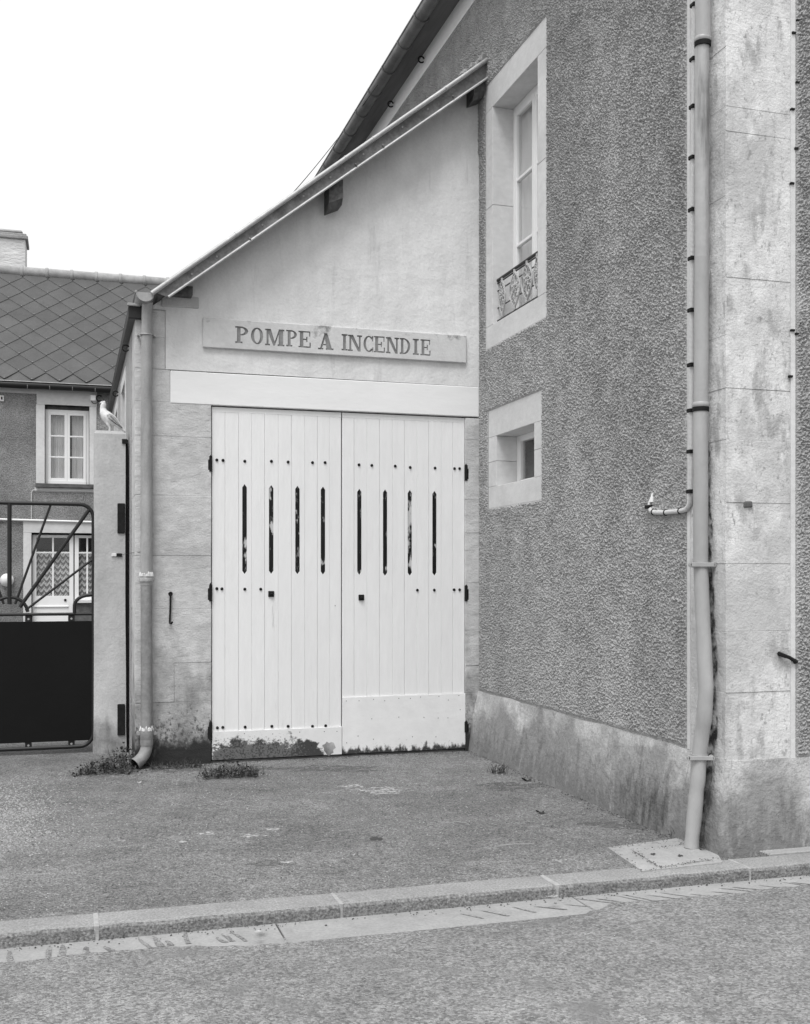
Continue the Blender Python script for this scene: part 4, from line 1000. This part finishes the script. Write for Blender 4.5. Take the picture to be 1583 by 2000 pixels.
# gate
GY = 10.98
gt = thing('metal_gate', 'black tubular metal gate with sunburst bars over a solid sheet panel', 'gate', (-.55, GY, 0))
gcx = on_y(19, 1190, GY).x; gr_ = on_y(183, 1200, GY).x; half = gr_-gcx
zt_, zm_, zb2 = on_y(60, 983, GY).z, on_y(60, 1200, GY).z, on_y(60, 1462, GY).z
def gate_frame():
    m = MB(); pts = []; rr = .13; xa, xb = gcx-half, gr_
    for (cx, cz, a0) in ((xb-rr, zt_-rr, 90), (xb-rr, zb2+rr, 0), (xa+rr, zb2+rr, -90), (xa+rr, zt_-rr, -180)):
        for i in range(7): a = R(a0-90*i/6); pts.append((cx+rr*math.cos(a), GY, cz+rr*math.sin(a)))
    pts.append(pts[0]); m.tube(pts, .019, 10); return m.obj('gate_frame', 'gate_paint', gt, True)
gate_frame()
def bar(a, b, r, both=True):
    P, Q = on_y(a[0], a[1], GY), on_y(b[0], b[1], GY)
    for s in ((1, -1) if both else (1,)):
        MB().tube([(gcx+s*(P.x-gcx), GY, P.z), (gcx+s*(Q.x-gcx), GY, Q.z)], r, 10).obj('ray_bar', 'gate_paint', gt, True)
bar((19, 983), (19, 1180), .0205, False); bar((99.6, 985), (30, 1180), .0115); bar((177, 992), (39, 1186), .018); bar((186, 1089), (50, 1192), .0115)
MB().tube([(gcx-half, GY, zm_), (gr_, GY, zm_)], .015, 10).obj('mid_rail', 'gate_paint', gt, True)
MB().ring((gcx, GY, zm_), (1, 0, 0), (0, 0, 1), .165, .016, 8, 172, 16, 8).obj('hub_arch', 'gate_paint', gt, True)
for s in (1, -1):
    a = on_y(146, 1196, GY); m = MB()
    pts = [(a.x, zm_), (a.x, zm_+.08)]+[(a.x+.14-.14*math.cos(R(90*i/6)), zm_+.08+.10*math.sin(R(90*i/6))) for i in range(1, 7)]+[(gr_, zm_+.185)]
    m.tube([(gcx+s*(x-gcx), GY, z) for x, z in pts], .017, 10); m.obj('corner_scroll', 'gate_paint', gt, True)
pz1, pz0 = on_y(60, 1214, GY).z, on_y(60, 1450, GY).z; pxr = on_y(181, 1300, GY).x
box('sheet_panel', 'sheet_metal', gt, 2*gcx-pxr, pxr, GY-.008, GY+.004, pz0, pz1, .001)
for px in (56, 140):
    x = on_y(px, 1207, GY).x
    for s in (1, -1):
        xx = gcx+s*(x-gcx)
        for (z0, z1) in ((pz1-.03, zm_), (zb2, pz0+.03)):
            t = MB().box(xx-.03, xx+.03, GY+.005, GY+.011, z0, z1, .001).obj('fixing_tab', 'gate_paint', gt)
            zc = (pz1+zm_)/2-.01 if z1 > 1 else (pz0+zb2)/2
            MB().tube([(xx, GY+.008, zc), (xx, GY-.004, zc)], .010, 8).obj('fixing_bolt', 'zinc', t)
# bird statue on the pillar
bp = on_y(217, 840, PY+.12); k = .00117*1.012
bd = thing('bird_figure', 'white bird figure with folded grey-edged wing standing on the cement gate pillar', 'bird statue', (bp.x, PY+.12, gzt))
def bpt(zx, zz, dy=0): return Vector((bp.x+(zx-905)*k, PY+.12+dy, gzt+(332-zz)*k))
def bird():
    m = MB()
    m.tube([bpt(832, 92), bpt(845, 94), bpt(846, 112), bpt(842, 140), bpt(848, 170), bpt(868, 200), bpt(895, 226), bpt(925, 240), bpt(955, 262), bpt(985, 292), bpt(1022, 327)],
           [.012, .026, .028, .027, .040, .054, .058, .048, .030, .018, .010], 14)
    for dy in (-.018, .02):
        q = 6 if dy > 0 else -6
        m.tube([bpt(885+q, 240, dy), bpt(890+q, 268, dy), bpt(902+q, 295, dy), bpt(898+q, 322, dy), bpt(896+q, 331, dy)], [.024, .020, .010, .006, .008], 8)
        m.tube([bpt(900+q, 326, dy), bpt(880+q, 331, dy)], [.008, .004], 6)
    o = m.obj('body', 'bird_white', bd, True)
    rm = o.modifiers.new('join', 'REMESH'); rm.mode = 'VOXEL'; rm.voxel_size = .0045; rm.use_smooth_shade = True
    dg = bpy.context.evaluated_depsgraph_get(); me = bpy.data.meshes.new_from_object(o.evaluated_get(dg)); o.modifiers.clear(); o.data = me
    if not me.materials: me.materials.append(MATS['bird_white'])
    for s in (-1, 1):
        w2 = MB(); y = s*.052
        out = [(868, 196), (885, 186), (915, 195), (945, 222), (975, 262), (1000, 300), (985, 298), (955, 275), (925, 258), (898, 238), (876, 216)]
        A = [w2.bm.verts.new(bpt(a, b, y*(1 if i < 4 or i > 7 else .45))) for i, (a, b) in enumerate(out)]
        B = [w2.bm.verts.new(bpt(a*.9+930*.1, b*.9+232*.1, y*(1.28 if i < 4 or i > 7 else .65))) for i, (a, b) in enumerate(out)]
        nv = len(out)
        for i in range(nv): w2.bm.faces.new((A[i], A[(i+1) % nv], B[(i+1) % nv], B[i]))
        w2.bm.faces.new(B)
        wo_ = w2.obj('wing', 'bird_wing', bd, True)
        for (fa, fb) in (((880, 214), (992, 300)), ((900, 206), (995, 296)), ((886, 226), (955, 274))):
            w3 = MB(); w3.tube([bpt(*fa, y*1.22), bpt((fa[0]+fb[0])/2, (fa[1]+fb[1])/2+6, y*1.24), bpt(*fb, y*.6)], .0022, 5); w3.obj('feather_line', 'bird_dark', wo_)
        e = bpt(842, 90, s*.021); MB().tube([e, e+Vector((0, s*.004, 0))], [.005, .003], 8).obj('eye', 'bird_dark', bd)
    b2 = MB(); b2.tube([bpt(834, 92), bpt(822, 96), bpt(818, 106)], [.010, .007, .002], 8); b2.obj('beak', 'bird_wing', bd, True)
bird()

# ------------------------------------------------------------------ house at the back of the yard
YB = 20.4
bh = thing('back_house', 'low grey house with diamond slate roof at the back of the yard', 'building', (0, 22, 0))
def bx(px): return on_y(px, 900, YB).x
def bz(py, px=110): return on_y(px, py, YB).z
ez = bz(757)
wx0, wx1, wz0, wz1 = bx(88), bx(175), bz(945), bz(791)
ox0, ox1 = bx(62), bx(196); oz1 = bz(1041)
dxm = bx(144)
def back_wall():
    m = MB(); xs = [-6, wx0, wx1, 7]; zs = [oz1+.5, wz0, wz1, ez]
    zs = [bz(985), wz0, wz1, ez]
    for i in range(3):
        for j in range(3):
            if i == 1 and j == 1: continue
            m.box(xs[i], xs[i+1], YB, YB+.25, zs[j], zs[j+1])
    xs = [-6, ox0, ox1, 7]; zs2 = [-.05, oz1, zs[0]]
    for i in range(3):
        for j in range(2):
            if i == 1 and j == 0: continue
            m.box(xs[i], xs[i+1], YB, YB+.25, zs2[j], zs2[j+1])
    bmesh.ops.remove_doubles(m.bm, verts=m.bm.verts, dist=.0005)
    return m.obj('house_wall', 'roughcast_dark', bh)
back_wall()
box('eave_band', 'trim_stone', bh, -6, bx(72), YB-.01, YB+.1, bz(771), ez-.002)
# window surround
so1 = box('window_surround', 'trim_stone', bh, bx(72), bx(190), YB-.02, YB+.2, wz1, ez-.002, .004)
for a, b in ((bx(71), wx0), (wx1, bx(189))): box('jamb_stone', 'trim_stone', so1, a, b, YB-.02, YB+.2, wz0+.002, wz1-.002, .004)
box('sill_stone', 'dark_stone', so1, bx(70), bx(190), YB-.06, YB+.2, wz0-.07, wz0, .006)
box('apron_band', 'trim_stone', so1, bx(68), bx(190), YB-.006, YB+.1, wz0-.14, wz0-.073)
def back_window(x0, x1, z0, z1, rows, name, zsplit=None):
    m = MB(); f = .05; y = YB+.08
    m.box(x0, x0+f, y, y+.06, z0, z1, .003); m.box(x1-f, x1, y, y+.06, z0, z1, .003); m.box(x0+f, x1-f, y, y+.06, z1-f, z1, .003); m.box(x0+f, x1-f, y-.02, y+.06, z0, z0+f*1.2, .003)
    o = m.obj(name, 'house_paint', bh); mid = (x0+x1)/2
    for (p, q) in ((x0+f, mid-.001), (mid+.001, x1-f)):
        s = MB(); t = .045
        s.box(p, p+t, y-.012, y+.03, z0+f*1.2, z1-f, .003); s.box(q-t, q, y-.012, y+.03, z0+f*1.2, z1-f, .003)
        s.box(p+t, q-t, y-.012, y+.03, z1-f-t, z1-f, .003); s.box(p+t, q-t, y-.012, y+.03, z0+f*1.2, z0+f*1.2+t, .003); s.obj('sash', 'house_paint', o)
        a, b = z0+f*1.2+t, z1-f-t
        for r in range(rows):
            c, d = a+(b-a)*r/rows, a+(b-a)*(r+1)/rows
            if r: box('glazing_bar', 'house_paint', o, p+t, q-t, y-.010, y+.025, c-.013, c+.013, .003)
            box('pane', 'window_glass', o, p+t, q-t, y+.010, y+.014, c, d)
    return o
bw1 = back_window(wx0+.005, wx1-.005, wz0+.003, wz1-.07, 3, 'casement_window')
box('head_recess', 'dark_stone', bw1, wx0, wx1, YB+.10, YB+.2, wz1-.07, wz1-.002)
def drape(x0, x1, z0, z1, y, mt, parent, amp=.012, f=28):
    m = MB(); n = 50; v0 = None
    for i in range(n+1):
        x = x0+(x1-x0)*i/n; yy = y+amp*math.sin(x*f*2)+amp*.5*math.sin(x*f*4.7)
        v1 = (m.bm.verts.new((x, yy, z0)), m.bm.verts.new((x, yy, z1)))
        if v0: m.bm.faces.new((v0[0], v1[0], v1[1], v0[1]))
        v0 = v1
    return m.obj('curtain', mt, parent, True)
wm = (wx0+wx1)/2
drape(wx0+.03, wm-.03, wz0, wz1, YB+.2, 'curtain_dim', bw1); drape(wm+.08, wx1-.02, wz0, wz1, YB+.2, 'curtain_dim', bw1)
dark_room(bw1, wx0-.3, wx1+.3, YB+.26, YB+1.5, wz0-.3, wz1+.2, 'y0')
# door and side light below
box('door_surround', 'trim_stone', bh, bx(46), bx(200), YB-.012, YB+.1, oz1, bz(1019), .004)
box('door_surround', 'trim_stone', bh, bx(46), ox0, YB-.012, YB+.1, -.04, oz1-.002, .004)
yd = YB+.09
def glazed(x0, x1, z0, z1, name, zsplit, zlow):
    m = MB(); f = .07
    m.box(x0, x0+f, yd, yd+.05, z0, z1, .003); m.box(x1-f, x1, yd, yd+.05, z0, z1, .003); m.box(x0+f, x1-f, yd, yd+.05, z1-.05, z1, .003); m.box(x0+f, x1-f, yd, yd+.05, z0, zlow, .003)
    o = m.obj(name, 'house_paint', bh); mid = (x0+x1)/2
    for (a, b) in ((x0+f, mid-.014), (mid+.014, x1-f)):
        box('pane', 'window_glass', o, a, b, yd+.02, yd+.024, zlow, zsplit-.012); box('pane', 'window_glass', o, a, b, yd+.02, yd+.024, zsplit+.012, z1-.05)
    box('glazing_bar', 'house_paint', o, mid-.014, mid+.014, yd+.008, yd+.034, zlow, z1-.05)
    box('glazing_bar', 'house_paint', o, x0+f, x1-f, yd+.006, yd+.036, zsplit-.012, zsplit+.012)
    drape(x0+f-.01, x1-f+.01, zlow-.01, zsplit+.03, yd+.10, 'lace', o, .004, 10)
    return o
zd1 = oz1-.03
gdoor = glazed(ox0+.01, dxm, .02, zd1, 'house_door', bz(1079), bz(1164))
MB().box(bx(66), bx(134), yd-.02, yd+.01, bz(1186), bz(1184)+.004, .003).obj('weather_bar', 'house_paint', gdoor)
p = on_y(128, 1172, yd); MB().box(p.x-.02, p.x+.02, yd-.012, yd+.01, p.z-.02, p.z+.02, .003).obj('lock_plate', 'iron', gdoor)
glazed(dxm+.02, ox1-.005, bz(1172), zd1, 'side_window', bz(1079), bz(1164))
box('side_window_sill', 'trim_stone', bh, dxm+.01, ox1, YB-.03, YB+.2, bz(1178), bz(1172)-.001, .004)
box('low_wall', 'dark_stone', bh, dxm+.012, ox1, YB+.02, YB+.22, -.05, bz(1178)-.002)
dark_room(bh, ox0-.3, ox1+.3, YB+.26, YB+1.5, -.02, oz1+.1, 'y0')
# service pipe, small box, wall lamp
svc = MB().tube([(-6, YB-.03, bz(1015)), (bx(0), YB-.03, bz(1016)), (bx(200), YB-.03, bz(1019))], .018, 8).obj('service_pipe', 'house_paint', bh, True)
MB().tube([(bx(62), YB-.02, bz(1014)), (bx(62), YB-.02, bz(962)), (bx(66), YB-.02, bz(958)), (bx(186), YB-.02, bz(958))], .007, 6).obj('service_cable', 'trim_stone', bh, True)
lp = on_y(14, 1133, YB-.06); m = MB(); m.tube([lp+Vector((0, .07, 0)), lp+Vector((0, 0, 0)), lp-Vector((0, .05, 0)), lp-Vector((0, .08, 0))], [.10, .115, .085, .03], 18); m.obj('wall_lamp', 'plastic_white', bh, True)
p = on_y(4, 778, YB-.02); MB().box(p.x-.035, p.x+.035, YB-.04, YB, p.z-.05, p.z+.05, .006).obj('insulator_plate', 'house_paint', bh)
MB().box(p.x-.012, p.x+.012, YB-.05, YB-.03, p.z-.025, p.z+.025, .003).obj('insulator_plate', 'iron', bh)
p = on_y(183, 777, YB-.1); m = MB(); m.box(p.x-.05, p.x+.04, YB-.1, YB, p.z-.05, p.z+.05, .006); m.obj('junction_box', 'house_paint', bh)
m = MB(); m.ring((p.x+.10, YB-.08, p.z), (1, 0, 0), (0, 0, 1), .05, .012, 40, 300, 12); m.ring((p.x+.02, YB-.08, p.z-.05), (1, 0, 0), (0, 0, 1), .05, .006, 180, 360, 10); m.obj('cable_loop', 'iron', bh, True)
# eave gutter and roof
m = MB(); m.tube([(-6, YB-.16, ez-.01), (7, YB-.16, ez-.01)], .062, 10); bgut = m.obj('house_gutter', 'gate_paint', bh, True)
m = MB(); m.tube([(-6, YB-.215, ez+.045), (7, YB-.215, ez+.045)], .008, 6); m.obj('gutter_bead', 'zinc', bgut)
for px in (55, 98, 142, 186): MB().ring((bx(px), YB-.16, ez-.01), (0, 1, 0), (0, 0, 1), .066, .006, 180, 360, 8).obj('gutter_bracket', 'zinc', bgut)
PIT = R(50); ry, rz = YB-.20, ez+.06
rdg_y = 22.24; rdg_z = rz+(rdg_y-ry)*math.tan(PIT)
br_ = MB().prism([(ry, rz-.03), (rdg_y, rdg_z-.03), (2*rdg_y-ry, rz-.03), (2*rdg_y-ry, rz-.1), (ry, rz-.1)], 'x', -6, 7).obj('house_roof', 'slate', bh)
sv = Vector((0, math.cos(PIT), math.sin(PIT))); nv = Vector((0, -math.sin(PIT), math.cos(PIT))); D = .455
def slate_mesh():
    m = MB(); h = D*.5+.002; c = .02
    def q(x, s, n): return (x, s, n)
    out = [(-c, -h+c), (c, -h+c), (h, 0), (c, h+.02), (-c, h+.02), (-h, 0)]
    top = [m.bm.verts.new((x, s, .018-.020*(s+h)/(2*h))) for x, s in out]; bot = [m.bm.verts.new((x, s, .018-.020*(s+h)/(2*h)-.008)) for x, s in out]
    m.bm.faces.new(top)
    for i in range(6): m.bm.faces.new((top[i], bot[i], bot[(i+1) % 6], top[(i+1) % 6])).material_index = 1
    m.box(-.009, .009, -h+c-.008, -h+c+.010, .012, .022, mi=2)
    return m.mesh('slate_tile', ['slate', 'slate_edge', 'hook_metal'])
SM = slate_mesh()
rows_n = int((rdg_y-ry)/math.cos(PIT)/(D/2))
ec = MB(); ec.hull([tuple(Vector((x, ry, rz))+sv*a+nv*b) for x in (-6, 7) for a, b in ((-.02, -.03), (-.02, -.006), (.5, -.006), (.5, -.03))], [(0, 1, 2, 3), (7, 6, 5, 4), (0, 4, 5, 1), (1, 5, 6, 2), (2, 6, 7, 3), (3, 7, 4, 0)]); ec.obj('eave_course', 'slate', br_)
for r in range(1, rows_n+1):
    for c in range(-5, 7):
        x = .03+c*D+(D/2 if r % 2 else 0); o = Vector((x, ry, rz))+sv*(r*D/2+.02)
        M3 = Matrix((( 1, sv.x, nv.x, o.x), (0, sv.y, nv.y, o.y+random.uniform(-.002, .002)), (0, sv.z, nv.z, o.z), (0, 0, 0, 1)))
        if r*D/2 > (rdg_y-ry)/math.cos(PIT)-.1: continue
        link('slate_tile', SM, br_, M3 @ Matrix.Rotation(random.uniform(-.012, .012), 4, 'Z'))
RT = MB(); RT.tube([(-.02, 0, 0), (.0, 0, 0), (.03, 0, 0), (.04, 0, 0), (.45, 0, 0)], [.115, .125, .125, .11, .105], 12); RT = RT.mesh('ridge_tile', 'ridge_clay', True)
for i in range(-6, 9): link('ridge_tile', RT, br_, Matrix.Translation((i*.455, rdg_y, rdg_z-.02)))
ch = on_y(50, 545, 22.35)
ck = box('chimney', 'chimney_render', br_, ch.x-.78, ch.x, 22.35, 23.0, 6.6, on_y(50, 468, 22.35).z, .01, .008)
zc = on_y(50, 468, 22.35).z; 
m = MB(); m.box(ch.x-.83, ch.x+.05, 22.30, 23.05, zc, zc+.07, .012, .004); m.box(ch.x-.80, ch.x+.02, 22.33, 23.02, zc+.07, zc+.11, .01); m.box(ch.x-.74, ch.x-.05, 22.38, 22.96, zc+.11, zc+.19, .03, .01)
m.obj('chimney', 'concrete', br_, label='pale chimney cap')

# overhead wire from the big gutter down over the lean-to roof
wr = thing('overhead_wire', 'thin slack wire running from the high gutter down behind the lean-to roof', 'wire', tuple(on_x(735, 175, 3.38)))
a = on_x(735, 172, 3.36); b = on_y(545, 402, 22.3); c = on_y(440, 520, 22.5)
def sag(p, q, s, n=14): return [p.lerp(q, i/n)-Vector((0, 0, s*4*(i/n)*(1-i/n))) for i in range(n+1)]
wp = sag(on_x(738, 166, 3.41), on_y(520, 430, 22.4), .10); MB().tube(wp, [.0035+.006*k/14 for k in range(15)], 5).obj('wire', 'iron', wr)

# ------------------------------------------------------------------ weeds and litter
def weed(px, py, wd, hd, n, label, seed, blades=0, depth=.16):
    rn = random.Random(seed); c = on_z(px, py, 0); t = thing('weed', label, 'weed', (c.x, c.y, 0), 'weeds at the foot of the pump house')
    sx = wd; V, F = [], []
    st = MB()
    for i in range(max(6, n//14)):
        a = rn.uniform(-1, 1); p = Vector((c.x+a*sx*.5, c.y+rn.uniform(-.5, .5)*depth, 0)); q = p+Vector((rn.uniform(-.06, .06), rn.uniform(-.05, .02), hd*rn.uniform(.3, .9)))
        st.tube([p, p.lerp(q, .5)+Vector((rn.uniform(-.02, .02), 0, .01)), q], [.003, .0025, .001], 4)
    st.obj('stem', 'leaf', t)
    for i in range(n):
        a = rn.uniform(-1, 1); prof = (1-abs(a)**1.6)
        p = Vector((c.x+a*sx*(.55 if rn.random() < .85 else .75), c.y+rn.gauss(0, .42)*depth, rn.uniform(.004, 1)**.8*hd*prof*rn.uniform(.4, 1)+.003)); s = rn.uniform(.012, .03)
        d = Vector((rn.uniform(-1, 1), rn.uniform(-1, .3), rn.uniform(-.2, .8))).normalized(); e = d.cross(Vector((rn.uniform(-.4, .4), rn.uniform(-.4, .4), 1))).normalized(); k = len(V); nr_ = d.cross(e)*s*.25
        if i < blades:
            d = Vector((rn.uniform(-.5, .5), rn.uniform(-.5, .2), 1)).normalized(); e = d.cross(Vector((0, 1, 0))).normalized(); p.z = .0; s = rn.uniform(.05, .11)
            V += [p-e*.002, p+e*.002, p+d*s*.6+e*.0018, p+d*s+Vector((rn.uniform(-.03, .03), -.01, -.005)), p+d*s*.6-e*.0018]; F.append((k, k+1, k+2, k+3, k+4)); continue
        V += [p, p+d*s*.35+e*s*.48+nr_, p+d*s*.8+e*s*.3, p+d*s*1.15, p+d*s*.8-e*s*.3, p+d*s*.35-e*s*.48+nr_]; F += [(k, k+1, k+2, k+3), (k, k+3, k+4, k+5)]
    me = bpy.data.meshes.new('foliage'); me.from_pydata([tuple(v) for v in V], [], F); me.materials.append(MATS['leaf'])
    link('foliage', me, t)
weed(205, 1510, .40, .15, 520, 'low dark leafy weed at the foot of the cement gate pillar', 1)
weed(243, 1496, .34, .22, 460, 'bushy dark weed behind the outlet of the zinc downpipe', 2)
weed(452, 1516, .40, .14, 520, 'dark tufted weed growing before the scraped kick plate of the white door', 3, 150, .14)
weed(345, 1500, .40, .05, 160, 'thin low weeds along the foot of the left stone pier', 4, 110, .06)
weed(975, 1510, .12, .035, 50, 'small weed sprouting where the plinth meets the forecourt by the doors', 5, 40, .05)
weed(1335, 1632, .16, .05, 90, 'small weeds in the crack between drain slab and plinth', 7, 50, .05)
def litter(name, cat, label, px, py, material, pts, r):
    c = on_z(px, py, 0); c.z = .006; m = MB(); m.tube([c+Vector(p) for p in pts], r, 5); o = m.obj(name, material, None, True); o['label'] = label; o['category'] = cat
litter('twig', 'twig', 'long straight pale straw lying on the forecourt', 1005, 1652, 'dry_leaf', [(-.12, .0, .002), (0, .004, .004), (.13, -.008, .002)], .0025)
litter('twig', 'twig', 'bent pale twig lying on the forecourt before the plinth', 890, 1610, 'dry_leaf', [(-.09, .02, .002), (.02, .03, .006), (.07, -.02, .003), (.075, -.07, .002)], .0025)
litter('twig', 'twig', 'short pale straw near the dark tar spot', 630, 1645, 'dry_leaf', [(-.05, -.01, .002), (.0, .003, .004), (.06, .008, .002)], .002)
def dead_leaf(label, px, py, s, material):
    c = on_z(px, py, 0); m = MB(); V = []
    for i in range(12):
        a = 2*math.pi*i/12; rr = s*(1+.25*math.sin(3*a)); V.append((c.x+rr*math.cos(a), c.y+rr*.6*math.sin(a), .010+.012*math.cos(2*a)*(s/.03)))
    vs = [m.bm.verts.new(v) for v in V]; ct = m.bm.verts.new((c.x, c.y, .006))
    for i in range(12): m.bm.faces.new((vs[i], vs[(i+1) % 12], ct))
    o = m.obj('dead_leaf', material); o['label'] = label; o['category'] = 'leaf'
dead_leaf('curled dead leaf on the forecourt below the plinth', 1057, 1588, .035, 'dark_leaf')
dead_leaf('pale dry leaf fallen before the zinc downpipe outlet', 272, 1529, .03, 'dry_leaf')
dead_leaf('dark leaf lying tight against the foot of the plinth', 1031, 1525, .045, 'dark_leaf')
dead_leaf('small pale leaf beside the dark tar spot', 690, 1671, .02, 'dry_leaf')
